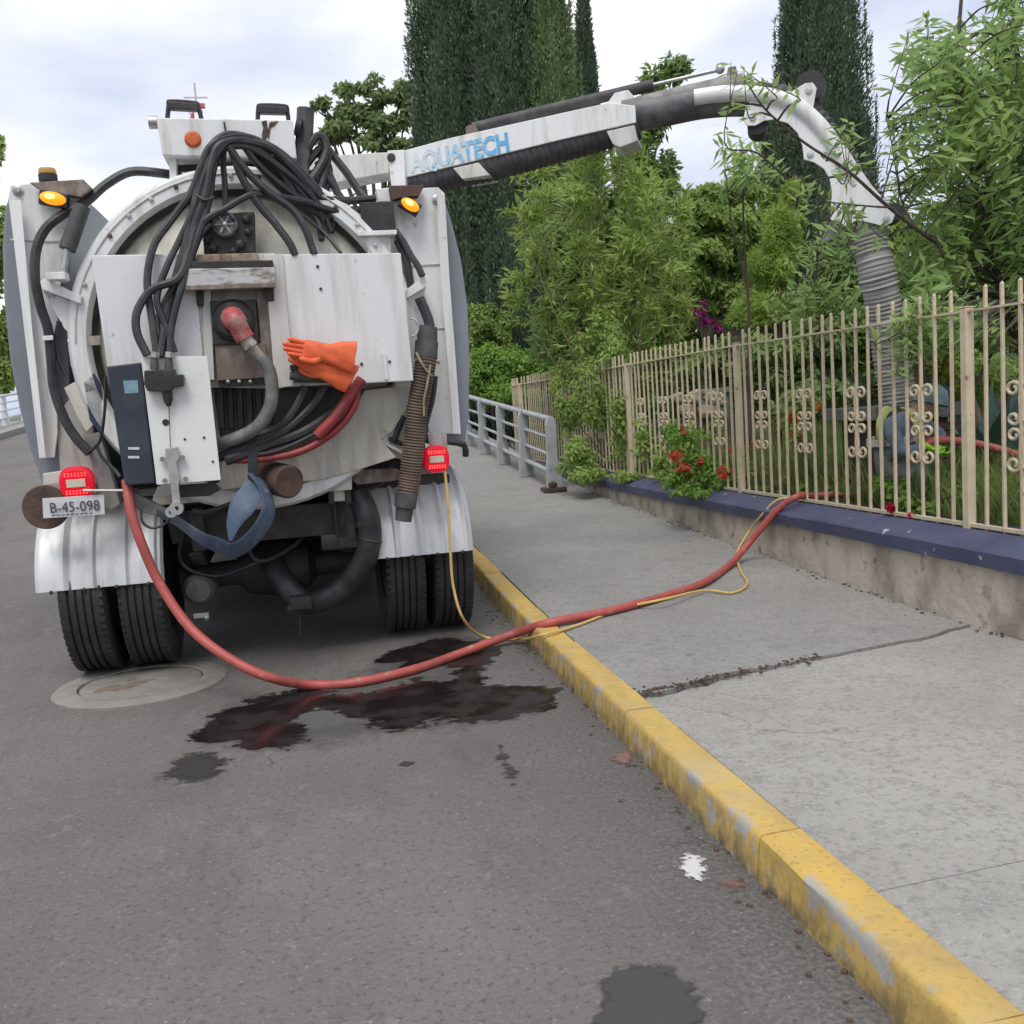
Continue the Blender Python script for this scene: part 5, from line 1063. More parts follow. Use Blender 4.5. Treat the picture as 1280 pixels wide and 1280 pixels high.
def tree(name, label, cat, base, specs, L0, W0, m, trunk_r=.08, bark=BARK, group=None, up=.2, subs=14, spread=.34, limbs=True, top=None, cname='crown'):
    base = Vector(base); t = root(name, base, label, cat, group); cs = [WY(s[0], s[1], s[4]) for s in specs]; b = MB()
    mid = Vector((sum(c.x for c in cs)/len(cs), sum(c.y for c in cs)/len(cs), sum(c.z for c in cs)/len(cs)))
    hub = base.lerp(mid, .55); hub.x = base.x*.6+mid.x*.4
    if limbs:
        b.tube(spline([base-Vector((0, 0, .1)), base.lerp(hub, .5)+Vector((trunk_r*.6, 0, 0)), hub], 5), [trunk_r*(1.25-.5*i/10) for i in range(11)], 8)
        for c in cs:
            mm = hub.lerp(c, .55)+Vector((random.uniform(-.1, .1), random.uniform(-.1, .1), .06)); pts = spline([hub-Vector((0, 0, .05)), mm, c], 5); b.tube(pts, [trunk_r*(.62-.5*i/10) for i in range(11)], 6)
            for _ in range(4): a = pts[random.randint(4, 9)]; b.tube([a, a+Vector((random.uniform(-1, 1), random.uniform(-1, 1), random.uniform(.1, 1)))*min(.35, (c-hub).length*.12)], [trunk_r*.2, trunk_r*.06], 5)
        b.build('trunk', bark, t)
    link(cname, canopy(specs, L0, W0, m, up, 1.0, subs, spread), t); return t

# ---- cypresses
def cypress(label, px, Y, base_z, top_z, rad, m, n, seed, px_lean=0):
    r_ = np.random.default_rng(seed); c = WY(px, 400, Y); base = Vector((c.x, Y, base_z)); H_ = top_z-base_z; t = root('cypress_tree', base, label, 'tree', 'tall cypresses')
    prof = lambda u: np.interp(u, [0, .04, .15, .45, .75, .92, 1], [.35, .75, .95, 1.0, .84, .50, .03])
    b = MB(); b.tube([base-Vector((0, 0, .1)), base+Vector((0, 0, H_*.5)), base+Vector((0, 0, H_*.95))], [rad*.14, rad*.10, .02], 8); b.build('trunk', BARK, t)
    # inner mass, lumpy
    b = MB(); vs = []; ns, nr = 40, 20
    for i in range(ns+1):
        u = i/ns; 
        for k in range(nr): a = 2*math.pi*k/nr; q = rad*float(prof(u))*.60*(.80+.4*r_.random()); vs.append((base.x+math.cos(a)*q, base.y+math.sin(a)*q, base.z+.15+H_*.97*u))
    b.add(vs, [(i*nr+k, i*nr+(k+1) % nr, (i+1)*nr+(k+1) % nr, (i+1)*nr+k) for i in range(ns) for k in range(nr)]); b.build('inner_foliage', m, t)
    K = 300; pu = r_.random(K)**.9; pa = r_.random(K)*2*np.pi; pw = .35+r_.random(K)**1.5*1.5; idx = r_.integers(0, K, n)
    u = pu[idx]; a = pa[idx]; R_ = prof(u)*rad*(.72+.20*(pw[idx]))*(1+.10*np.sin(u*23+seed)*np.cos(a+seed)); 
    loose = r_.random(n) < .38; u = np.where(loose, r_.random(n), u); a = np.where(loose, r_.random(n)*2*np.pi, a); R_ = np.where(loose, prof(u)*rad*(.68+.22*r_.random(n)), R_)
    hh = r_.random(n)*.11*(8/max(6, H_))*1.1*pw[idx]; wob = (1-hh/.13)*.16*rad
    X_ = base.x+np.cos(a)*R_+r_.normal(size=n)*wob*.55; Y_ = base.y+np.sin(a)*R_+r_.normal(size=n)*wob*.55; Z_ = base.z+.1+H_*np.minimum(1, u*.93+hh)
    D_ = np.stack([np.cos(a)*.45+r_.normal(size=n)*.25, np.sin(a)*.45+r_.normal(size=n)*.25, .9+r_.normal(size=n)*.2], 1)
    s_ = Y/22
    link('crown', leaf_mesh('crown', np.stack([X_, Y_, Z_], 1), D_, s_*(.07+.10*r_.random(n)), s_*(.024+.026*r_.random(n)), m, .2, np.stack([np.cos(a), np.sin(a), np.full(n, .35)], 1)), t)
cypress('broad dark cypress behind the boom, next to the pale-leaved tree', 588, 23, .5, 13.0, 1.12, GRN_CYP, 100000, 1)
cypress('broad cypress in the middle of the dark clump above the boom', 650, 22, .5, 12.2, 1.0, GRN_CYP, 100000, 2)
cypress('yellower green cypress standing out of the dark cypress clump', 706, 21.5, .5, 11.6, .66, GRN_CY2, 70000, 3)
cypress('thin pointed cypress at the edge of the dark clump', 749, 25, .5, 12.4, .34, GRN_CYP, 26000, 4)
cypress('tall lone cypress rising behind the curved boom elbow', 1036, 17, .5, 10.4, .90, GRN_CYP, 95000, 5)
cypress('short cypress tucked beside the tall lone one behind the elbow', 975, 19, .5, 7.2, .42, GRN_CYP, 26000, 6)
# ---- broadleaf trees behind
tree('acacia_tree', 'pale open-branched tree behind the hydraulic hoses', 'tree', (WY(475, 300, 27).x, 27, .3), [(478, 112, 30, 16, 27, 600), (430, 145, 30, 18, 27, 800), (465, 150, 36, 20, 27, 900), (505, 150, 28, 26, 27, 800), (402, 128, 12, 8, 27, 160), (440, 112, 22, 10, 27, 260), (500, 112, 16, 14, 27, 240), (420, 165, 30, 12, 27, 600), (480, 180, 40, 14, 27, 700)], .20, .10, leafmat('hazy_green', (0.2, 0.28, 0.12), (0.34, 0.42, 0.19), 1.0), .14, subs=9, spread=.30)
tree('far_tree', 'leafy tree beyond the far railing at the road edge', 'tree', (-13.5, 34, .5), [(-20, 300, 40, 70, 34, 5000), (-15, 400, 36, 70, 34, 5000), (-30, 200, 30, 40, 34, 2000), (-10, 455, 26, 40, 34, 2500)], .25, .14, GRN_MID, .2)
tree('round_bush', 'bright green rounded bush behind the railing', 'bush', (WY(640, 470, 20).x, 20, .4), [(635, 462, 50, 34, 20, 9000), (612, 470, 30, 40, 20, 4500), (668, 474, 34, 26, 20, 4500), (640, 490, 50, 20, 20, 3500)], .085, .05, GRN_BRT, .05, up=.5, subs=40, spread=.28, cname='foliage')
tree('shrub', 'small yellow-green shrub under the dark cypresses', 'bush', (WY(610, 430, 21).x, 21, .4), [(606, 402, 26, 26, 21, 3200), (628, 410, 20, 20, 21, 2000), (596, 425, 20, 22, 21, 1800)], .10, .05, GRN_MID, .05, subs=20, cname='foliage')
tree('fig_tree', 'upright dark-leaved tree reaching over the boom ram', 'tree', (WY(790, 470, 14).x, 14, .5), [(842, 88, 20, 16, 14, 420), (815, 100, 16, 22, 14, 360), (812, 150, 24, 40, 14, 900), (795, 215, 32, 40, 14, 1500), (822, 250, 26, 36, 14, 1200), (770, 270, 40, 50, 14, 2200), (800, 320, 46, 50, 14, 2600), (835, 215, 14, 24, 14, 350), (700, 330, 50, 60, 14, 2400), (690, 410, 45, 50, 14, 2400)], .13, .058, GRN_DRK, .05, BARKL, subs=12, spread=.5)
tree('spreading_tree', 'broad green tree with dark limbs beyond the beige fence', 'tree', (WY(925, 430, 15).x, 15, .5), [(880, 260, 40, 28, 15, 3200), (925, 285, 50, 36, 15, 4500), (880, 320, 50, 32, 15, 4200), (955, 330, 40, 34, 15, 3000), (850, 350, 40, 36, 15, 3200), (905, 365, 50, 28, 15, 3200), (930, 240, 30, 16, 15, 1300), (985, 300, 26, 36, 15, 1500), (850, 300, 22, 24, 15, 1000)], .12, .06, GRN_MID, .13, subs=14, spread=.30)
tree('feathery_tree', 'feathery bright green tree in front of the spreading tree', 'tree', (WY(965, 440, 11).x, 11, .5), [(975, 300, 28, 50, 11, 5200), (960, 350, 34, 46, 11, 5200), (990, 250, 14, 30, 11, 1400), (945, 390, 40, 26, 11, 4000), (985, 385, 26, 30, 11, 3000)], .085, .012, GRN_FEA, .05, subs=30, spread=.3, up=.7)
tree('garden_shrub', 'dense dark shrub filling the gap behind the fence scrolls', 'bush', (WY(1000, 480, 10).x, 10, .5), [(960, 450, 50, 36, 10.5, 3000), (1030, 430, 50, 50, 10.5, 3600), (1080, 420, 40, 50, 10.5, 2600), (900, 450, 40, 30, 11.5, 2200), (1010, 500, 70, 30, 10.5, 2600), (850, 460, 40, 30, 12.5, 2200), (1060, 350, 36, 50, 11.5, 2200)], .10, .045, GRN_DRK, .05, subs=22, cname='foliage')
tree('garden_shrub', 'mid green shrub among the tall grass behind the right-hand fence post', 'bush', (WY(1230, 480, 10).x, 10, .5), [(1180, 380, 60, 50, 10, 3400), (1260, 380, 60, 60, 10, 3400), (1230, 470, 70, 40, 11, 2600), (1130, 420, 40, 50, 11, 2200)], .10, .045, GRN_MID, .05, subs=22, cname='foliage')
tree('garden_shrub', 'yellowish shrub between the drop hose and the agave', 'bush', (WY(1172, 500, 8.2).x, 8.2, .5), [(1170, 440, 22, 30, 8.2, 1300), (1182, 470, 16, 24, 8.2, 800), (1160, 400, 12, 26, 8.2, 500)], .06, .03, YELW, .02, subs=14, cname='foliage')
tree('bougainvillea', 'magenta flowering bougainvillea above the fence tops', 'shrub', (WY(885, 430, 12).x, 12, .5), [(876, 390, 8, 9, 12, 110), (884, 402, 12, 7, 12, 110), (897, 410, 8, 5, 12, 60), (881, 378, 5, 4, 12, 24)], .04, .035, PINK, .02, subs=7, cname='bracts')

# ---- wall of greenery closing the garden
for lab, xs_, Y_, m_ in (('dense hedge row far behind the red flowering shrub', (760, 815, 870, 925), 19, GRN_MID), ('dark hedge row far behind the scrolled fence panels', (985, 1040, 1095), 18, GRN_DRK), ('pale hedge row far behind the agave', (1150, 1205, 1260, 1315), 17, GRN_MID)):
    tree('hedge', lab, 'hedge', (WY(xs_[1], 480, Y_).x, Y_, .5), [(x, y_, 44, 40, Y_+random.uniform(-.6, .6), 2600) for x in xs_ for y_ in (395, 450, 500)], .13, .07, m_, .05, subs=26, spread=.34, limbs=True, cname='foliage')
tree('garden_tree', 'rounded light green tree between cypress and spreading tree', 'tree', (WY(870, 440, 17).x, 17, .5), [(870, 285, 46, 36, 17, 3600), (905, 262, 40, 26, 17, 2600), (845, 330, 46, 40, 17, 2600), (890, 340, 50, 40, 17, 2600), (960, 280, 40, 40, 17, 3000), (930, 320, 46, 40, 17, 3200)], .13, .065, GRN_MID, .12, subs=20, spread=.30)
tree('garden_tree', 'leafy tree behind the drop hose and the slender drooping tree', 'tree', (WY(1170, 440, 13).x, 13, .5), [(1150, 330, 44, 44, 13, 2600), (1200, 300, 50, 50, 13, 3000), (1255, 280, 50, 60, 13, 3000), (1230, 350, 60, 40, 13, 3000), (1125, 290, 22, 30, 13, 900), (1270, 190, 30, 60, 13, 1500)], .13, .055, GRN_MID, .09, subs=16, spread=.32)

# ---- bamboo clump: arching canes with hanging narrow leaves
bb = WY(748, 470, 12.9); base = Vector((bb.x+.25, 12.9, .5)); t = root('bamboo_clump', base, 'olive green bamboo clump with arching canes leaning over the fence', 'bamboo'); rb = random.Random(4); PC, PD = [], []
b = MB()
for k in range(46):
    ty = 190+rb.random()**.9*210; tx = 756+rb.gauss(0, 1)*(14+56*min(1, (ty-180)/120)); tx = max(655, min(850, tx))
    tip = WY(tx, ty, 12.9+rb.uniform(-.9, .9)); bs = base+Vector((rb.gauss(0, .26), rb.gauss(0, .22), -.05)); mid = bs.lerp(tip, .5)+Vector(((tip.x-bs.x)*.10+rb.gauss(0, .06), 0, 0)); end = tip+Vector((rb.gauss(0, .10), rb.uniform(-.1, .1), rb.uniform(.05, .32)))
    P = spline([bs, mid, tip, end], 10); b.tube(P, [.014*(1-.85*i/(len(P)-1)) for i in range(len(P))], 5); lo_ = rb.choice((8, 11, 14))
    for i in range(lo_, len(P)):
        side = Vector((rb.gauss(0, 1), rb.gauss(0, .6), rb.uniform(.2, .9))).normalized(); w_ = rb.uniform(.10, .34)
        for q in range(rb.choice((5, 9, 14, 18))):
            f_ = rb.random(); p = P[i]+side*w_*f_+Vector((rb.gauss(0, .03), rb.gauss(0, .03), rb.gauss(0, .03))); PC.append(p); d = side*.7+Vector((rb.gauss(0, .55), rb.gauss(0, .55), rb.gauss(-.1, .5))); PD.append((d.x, d.y, d.z))
        b.tube([P[i], P[i]+side*w_], [.004, .0015], 4)
b.build('canes', mat('cane', (.20, .17, .08), .5, c2=(.13, .15, .05), scale=6), t)
n = len(PC); link('foliage', leaf_mesh('foliage', np.array(PC), np.array(PD), .11+.09*rng.random(n), .024+.016*rng.random(n), GRN_OLV, .2, np.tile(np.array((-.2, -.6, .8)), (n, 1))+rng.normal(size=(n, 3))*.4), t)

# ---- vines on the fence, flowering shrub over the coping, small red flowers
def vine(label, specs, L0, W0, m, base, flowers=None, fm=REDP, name='fence_vine', cat='plant', fl=.05):
    t = root(name, base, label, cat); PC = [];
    link('foliage', canopy(specs, L0, W0, m, .1, 1.0, 10, .4), t)
    b = MB()
    for s_ in specs: c = WY(s_[0], s_[1], s_[4]); b.tube(spline([Vector(base), Vector(base).lerp(c, .5)+Vector((0, 0, .06)), c], 5), .006, 5)
    b.build('stems', BARK, t)
    if flowers: link('blossom', canopy(flowers, fl, fl*.9, fm, .1, 1.0, 5, .5), t)
    return t
vine('tangled green vine climbing the fence beside the railing end post', [(x, y_, rx, ry, Y_, n_) for x, y_, rx, ry, Y_, n_ in ((722, 568, 30, 30, 11.7, 600), (712, 520, 22, 44, 12.4, 480), (700, 470, 16, 30, 12.9, 260), (745, 490, 30, 44, 11.9, 620), (768, 440, 26, 36, 11.7, 380), (735, 440, 26, 34, 12.3, 420), (775, 530, 22, 50, 11.1, 420), (738, 592, 30, 10, 11.4, 380), (790, 596, 34, 10, 10.5, 260), (806, 545, 20, 40, 10.3, 260), (830, 575, 18, 28, 9.8, 160), (755, 400, 20, 24, 12.2, 200))], .085, .042, GRN_MID, (3.75, 11.8, .52))
vine('red flowering shrub spilling through the fence over the blue coping', [(865, 558, 30, 32, 8.75, 520), (850, 595, 26, 20, 8.6, 420), (880, 590, 24, 24, 8.6, 420), (868, 612, 34, 8, 8.45, 330), (840, 540, 22, 26, 9.0, 240), (905, 600, 16, 16, 8.3, 120), (890, 535, 20, 20, 8.6, 120)], .055, .034, GRN_BRT, (3.72, 8.75, .55), [(845, 565, 11, 6, 8.55, 22), (853, 582, 8, 9, 8.5, 26), (853, 541, 5, 4, 8.7, 8), (905, 588, 8, 8, 8.2, 34), (878, 575, 6, 4, 8.5, 10), (912, 562, 6, 4, 8.3, 10)], name='flowering_shrub', cat='shrub')
vine('leafy weed with one crimson flower at the foot of the fence', [(1118, 612, 14, 22, 5.75, 90), (1138, 628, 16, 12, 5.6, 80), (1205, 615, 14, 12, 5.15, 60), (1160, 632, 16, 8, 5.4, 50), (1100, 600, 10, 16, 5.9, 50)], .05, .035, GRN_BRT, (3.75, 5.55, .55), [(1112, 636, 6, 7, 5.6, 60), (1141, 643, 3, 3, 5.4, 12)], leafmat('crimson_petal', (.45, .01, .06), (.6, .03, .10), 3), 'flowering_weed', 'plant', .028)
vine('orange-red flowers on a low plant among the grass behind the scrolls', [(985, 520, 18, 24, 7.6, 160), (1000, 545, 20, 20, 7.4, 160), (930, 590, 14, 20, 8.2, 120)], .07, .03, GRN_MID, (4.2, 7.6, .5), [(990, 520, 9, 8, 7.5, 40), (992, 540, 10, 8, 7.4, 36), (1022, 508, 7, 5, 7.2, 18), (958, 590, 6, 10, 7.9, 22), (941, 556, 5, 5, 8.0, 14)], leafmat('orange_petal', (.55, .10, .02), (.65, .22, .05), 3), 'flowering_plant', 'plant', .04)

# ---- tall grass
n = 26000; gx = 3.86+rng.random(n)**1.4*6; gyv = 3.4+rng.random(n)*13; pat = np.sin(gx*2.3+gyv*1.1)*np.sin(gyv*2.9)+rng.normal(size=n)*.5; keep = pat > -.7; gx, gyv = gx[keep], gyv[keep]; n = len(gx)
me = leaf_mesh('tall_grass', np.stack([gx, gyv, np.full(n, .50)], 1), np.stack([rng.normal(size=n)*.35, rng.normal(size=n)*.35, np.ones(n)], 1), .25+.50*rng.random(n), .012+.014*rng.random(n), GRN_GRS)
tag(link('tall_grass', me), 'tall green grass growing behind the fence', 'grass', kind='stuff')
n = 5000; k = rng.integers(0, 60, n); lx, ly = 3.95+rng.random(60)*3, 4+rng.random(60)*9
me = leaf_mesh('ground_cover', np.stack([lx[k]+rng.normal(size=n)*.16, ly[k]+rng.normal(size=n)*.2, .50+rng.random(n)*.30], 1), np.stack([rng.normal(size=n), rng.normal(size=n), .5+rng.random(n)], 1), .07+.05*rng.random(n), .04+.02*rng.random(n), GRN_MID)
tag(link('ground_cover', me), 'low leafy ground cover at the foot of the fence', 'plants', kind='stuff')

# ---- agave
ag = WY(1240, 520, 7.4); base = Vector((ag.x, 7.4, .48)); t = root('agave', base, 'large blue-green agave with stiff pointed leaves behind the fence', 'agave'); ra = random.Random(8)
for k in range(17):
    a = k*2.399; tilt = .25+.85*(k/17); ln = 1.25-.2*ra.random(); u = Vector((math.cos(a), math.sin(a), 0)); s_ = Vector((-math.sin(a), math.cos(a), 0)); b = MB(); vs = []; ns = 9
    for i in range(ns+1):
        q = i/ns; w = (.055+.10*math.sin(math.pi*min(1, q*1.15+.12)))*(1-q**3)+.002; th = .028*(1-q); c = base+Vector((0, 0, .03))+u*(ln*q*math.sin(tilt)+.04)+Vector((0, 0, ln*q*math.cos(tilt)-.15*q*q*tilt))
        nrm = (u*math.cos(tilt)-Vector((0, 0, 1))*math.sin(tilt)); vs += [c-s_*w+(-nrm)*w*.35, c+nrm*th, c+s_*w+(-nrm)*w*.35, c-nrm*th*.4]
    b.add(vs, [(i*4+j, i*4+(j+1) % 4, (i+1)*4+(j+1) % 4, (i+1)*4+j) for i in range(ns) for j in range(4)] + [(3, 2, 1, 0)], True); b.build('leaf', AGV, t)

# ---- slender trees with long drooping leaves: limbs, shoots joined to them, leaves along the shoots
rp = random.Random(12)
def inside(pts, x, y_):
    ins = False; j = len(pts)-1
    for i in range(len(pts)):
        if (pts[i][1] > y_) != (pts[j][1] > y_) and x < (pts[j][0]-pts[i][0])*(y_-pts[i][1])/(pts[j][1]-pts[i][1])+pts[i][0]: ins = not ins
        j = i
    return ins
def drooper(name, label, base, limbs, regions):
    t = root(name, base, label, 'tree'); PC, PD, PL = [], [], []; b = MB(); nodes = []
    for pts, r0 in limbs:
        P = spline(pts, 6); b.tube(P, [r0*(1-.75*i/(len(P)-1)) for i in range(len(P))], 7); nodes += P[len(P)//5:]
    for pts, n_, Y0_, Y1_, nl, ln in regions:
        xs = [p[0] for p in pts]; yy = [p[1] for p in pts]; c = 0
        while c < n_:
            x, y_ = rp.uniform(min(xs), max(xs)), rp.uniform(min(yy), max(yy))
            if not inside(pts, x, y_): continue
            c += 1; p1 = WY(x, y_, rp.uniform(Y0_, Y1_)); d = Vector((-.2, 0, .75))+Vector((rp.gauss(0, .5), rp.gauss(0, .5), rp.gauss(0, .35))); p0 = p1-d.normalized()*.34*rp.uniform(.6, 1.2)
            q = min(nodes, key=lambda v: (v-p0).length+max(0, v.z-p0.z)*2)
            P = spline([q, q.lerp(p0, .5)+Vector((0, 0, .10*(p0-q).length)), p0, p1], 5); b.tube(P, [.008*(1-.75*i/(len(P)-1)) for i in range(len(P))], 5); P = P[-7:]; ax = (p1-p0).normalized(); s1 = ax.orthogonal().normalized(); s2 = ax.cross(s1)
            for k in range(nl):
                f_ = .05+.95*(k/nl)**.8; i = min(len(P)-2, int(f_*(len(P)-1))); p = P[i].lerp(P[i+1], rp.random()); a = k*2.4+rp.random()
                PC.append(p); PD.append((s1*math.cos(a)+s2*math.sin(a))+ax*.55+Vector((0, 0, -.55))); PL.append(ln*rp.uniform(.6, 1.15))
    b.build('trunk', BARK, t); n = len(PC); PL = np.array(PL); link('crown', leaf_mesh('crown', np.array(PC), np.array(PD), PL, PL*.25, GRN_PCH, .15, np.tile(np.array((-.25, -.45, 1.0)), (n, 1))+rng.normal(size=(n, 3))*.3), t)
pb = Vector((5.35, 5.9, .5))
drooper('peach_tree', 'slender tree with long drooping leaves overhanging the fence and boom', pb, [
  ([pb-Vector((0, 0, .1)), WY(1262, 400, 6.3), WY(1238, 300, 6.3), WY(1215, 220, 6.3), WY(1196, 120, 6.3), WY(1200, 20, 6.3), WY(1210, -80, 6.3)], .036),
  ([pb+Vector((0, 0, .3)), WY(1280, 250, 6.5), WY(1275, 100, 6.6), WY(1260, -40, 6.6)], .030),
  ([WY(1250, 352, 6.3), WY(1165, 300, 5.95), WY(1110, 258, 5.75), WY(1060, 214, 5.65), WY(1005, 178, 5.6), WY(958, 138, 5.55), WY(934, 104, 5.5)], .016),
  ([WY(1197, 60, 6.3), WY(1230, 40, 6.35), WY(1260, 60, 6.3), WY(1290, 95, 6.2)], .012),
  ([WY(1062, 215, 5.655), WY(1040, 222, 5.65), WY(985, 224, 5.65)], .006), ([WY(1062, 216, 5.66), WY(1058, 200, 5.66), WY(1057, 170, 5.66)], .005),
  ([WY(1112, 259, 5.75), WY(1090, 258, 5.72), WY(1030, 252, 5.8), WY(985, 244, 5.9)], .008),
  ([WY(1150, 290, 5.9), WY(1130, 260, 6.1), WY(1122, 225, 6.2), WY(1114, 175, 6.2), WY(1108, 150, 6.2)], .009)],
 [([(1118, 50), (1150, 20), (1200, 8), (1240, 30), (1290, 10), (1330, 0), (1330, 200), (1230, 180), (1180, 165), (1140, 120)], 110, 5.7, 7.4, 26, .165),
  ([(1150, 130), (1290, 100), (1330, 180), (1330, 300), (1200, 300), (1165, 240)], 80, 5.8, 7.6, 26, .165),
  ([(1128, 300), (1150, 250), (1200, 220), (1330, 230), (1330, 400), (1200, 385), (1140, 400), (1118, 350)], 150, 5.7, 7.8, 26, .16),
  ([(1120, 370), (1220, 360), (1230, 400), (1160, 408), (1125, 395)], 22, 5.3, 5.7, 22, .12), ([(1232, -60), (1330, -60), (1330, 60), (1240, 40)], 24, 5.8, 7.0, 22, .15),
  ([(1106, 140), (1127, 138), (1128, 168), (1106, 168)], 5, 6.1, 6.3, 18, .12), ([(905, 75), (930, 60), (945, 80), (930, 95)], 5, 5.4, 5.6, 16, .12), ([(1040, 150), (1066, 146), (1066, 168)], 4, 5.55, 5.65, 18, .12), ([(1046, 250), (1068, 240), (1068, 264)], 4, 5.6, 5.7, 20, .12), ([(985, 212), (1006, 208), (1006, 238)], 3, 5.9, 6.1, 16, .11)])
yb = WY(932, 500, 8.7); yb = Vector((yb.x, 8.7, .5)); drooper('young_tree', 'thin sapling with tufted drooping leaves left of the boom elbow', yb, [([yb-Vector((0, 0, .1)), WY(936, 400, 8.7), WY(930, 300, 8.7), WY(928, 190, 8.7)], .022), ([WY(934, 360, 8.7), WY(915, 280, 8.6), WY(905, 200, 8.6)], .012)], [([(893, 178), (962, 165), (962, 205), (900, 222)], 14, 8.4, 9.0, 24, .16)])
yb = WY(1030, 500, 7.6); yb = Vector((yb.x, 7.6, .5)); drooper('young_tree', 'leafy sapling below the boom elbow in front of the dark cypress', yb, [([yb-Vector((0, 0, .1)), WY(1026, 420, 7.6), WY(1020, 350, 7.6), WY(1024, 285, 7.5)], .02)], [([(1000, 278), (1040, 262), (1048, 300), (1010, 322)], 9, 7.2, 7.7, 20, .12), ([(978, 350), (1050, 335), (1065, 390), (985, 395)], 18, 7.2, 8.0, 24, .15), ([(1098, 212), (1130, 215), (1130, 245), (1100, 248)], 5, 7.4, 7.8, 18, .11)])

# ---- cistern, garden shelter, stones
CON3 = mat('grey_slab', (.20, .20, .195), .9, c2=(.12, .12, .115), scale=6, lo=.4, hi=.65, bump=.5)
cb = WY(1126, 520, 6.75); cis = root('brick_cistern', (cb.x, cb.y, .5), 'brown brick cistern with grey slab lid under the drop hose', 'cistern'); BRK = mat('brown_brick', (.13, .085, .065), .9, c2=(.08, .055, .045), scale=12, bump=.6)
m = MB(); m.box((cb.x, cb.y+.1, .86), (.56, .56, .74)); m.build('mortar', mat('dark_mortar', (.07, .06, .05), .95), cis)
bk = MB(); bk.box((0, 0, 0), (.19, .10, .058)); bkm = bk.mesh('brick', BRK, .004)
for r_ in range(10):
    for k in range(3):
        o = shared('brick', bkm, (cb.x-.19+.20*k+(.03 if r_ % 2 else -.03), cb.y-.20, .53+.07*r_), cis)
m = MB(); m.box((cb.x-.02, cb.y+.06, 1.29), (.78, .76, .10)); m.build('lid', CON3, cis, .01)
sh0 = WY(1230, 430, 12.5); shr = root('garden_shelter', (sh0.x, 12.7, .5), 'low brown garden shelter with grey beam seen past the fence post', 'shelter')
m = MB(); m.box((sh0.x+.3, 12.5, WY(1230, 416, 12.5).z), (2.3, .2, .12)); m.build('beam', CON3, shr, .01)
m = MB(); m.box((sh0.x+.3, 13.1, 1.3), (2.0, .1, 1.7)); m.build('wall', mat('brown_boards', (.10, .065, .05), .8, c2=(.06, .04, .03), scale=6, stretch=(4, 1, .5)), shr)
for k in (-.75, .3, 1.3): m = MB(); m.box((sh0.x+k, 12.5, 1.25), (.12, .12, 1.6)); m.build('post', CON3, shr)
m = MB(); z0 = WY(1230, 404, 12.5).z
for k in range(12): m = MB(); xx = sh0.x-.8+.2*k; m.tube([(xx, 12.3, z0), (xx, 12.8, z0+.08), (xx, 13.3, z0+.16)], .10, 8); m.build('roof_tile', mat('terracotta', (.26, .11, .075), .8, c2=(.16, .08, .06), scale=9), shr)
rs = random.Random(3)
for k, (x, y_, w) in enumerate(((846, 498, 18), (868, 496, 22), (890, 498, 24), (905, 505, 12), (858, 512, 20), (884, 514, 26))):
    c = WY(x, y_, 10.6); s_ = pxr(w*.5, 10.6); m = MB(); m.ball((0, 0, 0), s_, 10, 7, (1.1, .9, .75)); m.V = [tuple(Vector(v)*(1+.18*math.sin(v[0]*37+k)+.14*math.sin(v[2]*51+v[1]*29))) for v in m.V]
    o = m.build('boulder', mat('tan_stone', (.38, .30, .22), .9, c2=(.25, .19, .14), scale=9, bump=.6)); o.location = c; tag(o, 'tan rockery boulder, '+('fourth from the blue-grey pillar in the top row', 'third from the blue-grey pillar in the top row', 'second from the blue-grey pillar in the top row', 'small one touching the blue-grey pillar', 'lower row, farther from the blue-grey pillar', 'lower row, nearer the blue-grey pillar')[k], 'boulder', 'rockery boulders')
pm = MB(); hh = WY(915, 490, 10.4); pm.box((hh.x, 10.9, (hh.z+.5)/2), (.30, .2, hh.z-.5)); pm.box((hh.x, 10.9, hh.z+.03), (.36, .26, .06)); tag(pm.build('stone_pillar', mat('bluegrey_stone', (.26, .28, .30), .8, c2=(.2, .2, .2), scale=6), None, .01), 'short blue-grey pillar behind the fence beside tan boulders', 'pillar')
sup = MB(); c = WY(875, 516, 10.75); sup.box((c.x, 10.85, (c.z-.05+.5)/2), (1.0, .5, max(.2, c.z-.05-.5))); tag(sup.build('rockery_bed', mat('dark_rubble', (.12, .095, .07), .95, c2=(.07, .06, .045), scale=9, bump=.8), None, .02), 'low rendered bed carrying the tan boulders', 'planter')
# radio mast far away
mz = WY(243, 175, 90); ms = root('radio_mast', (mz.x, 90, -.1), 'distant red lattice radio mast above the truck box', 'mast'); b = MB(); top_ = WY(243, 104, 90); w_ = .5
REDM = mat('mast_red', (.5, .12, .12), .6, c2=(.6, .5, .5), scale=.35, lo=.48, hi=.52, stretch=(.01, .01, 1))
for sx_, sy_ in ((-1, -1), (1, -1), (1, 1), (-1, 1)): b.tube([(mz.x+sx_*w_*1.6, 90+sy_*w_*1.6, -.1), (top_.x+sx_*w_*.7, 90+sy_*w_*.7, top_.z-2.2)], .10, 5)
for k in range(26):
    z = k*(top_.z-2.2)/26; w1 = w_*(1.6-.9*k/26); b.bar((mz.x-w1, 90-w1, z), (mz.x+w1, 90-w1, z+1.0), .07, .07); b.bar((mz.x+w1, 90-w1, z), (mz.x-w1, 90-w1, z+1.0), .07, .07)
b.tube([(top_.x, 90, top_.z-2.4), (top_.x, 90, top_.z)], .09, 5); b.build('lattice', REDM, ms)
b = MB(); b.bar((top_.x-1.0, 90, top_.z-1.2), (top_.x+1.0, 90, top_.z-1.2), .1, .1); b.bar((top_.x-.7, 90, top_.z-1.9), (top_.x+.7, 90, top_.z-1.9), .35, .35); b.build('antenna', REDM, ms)

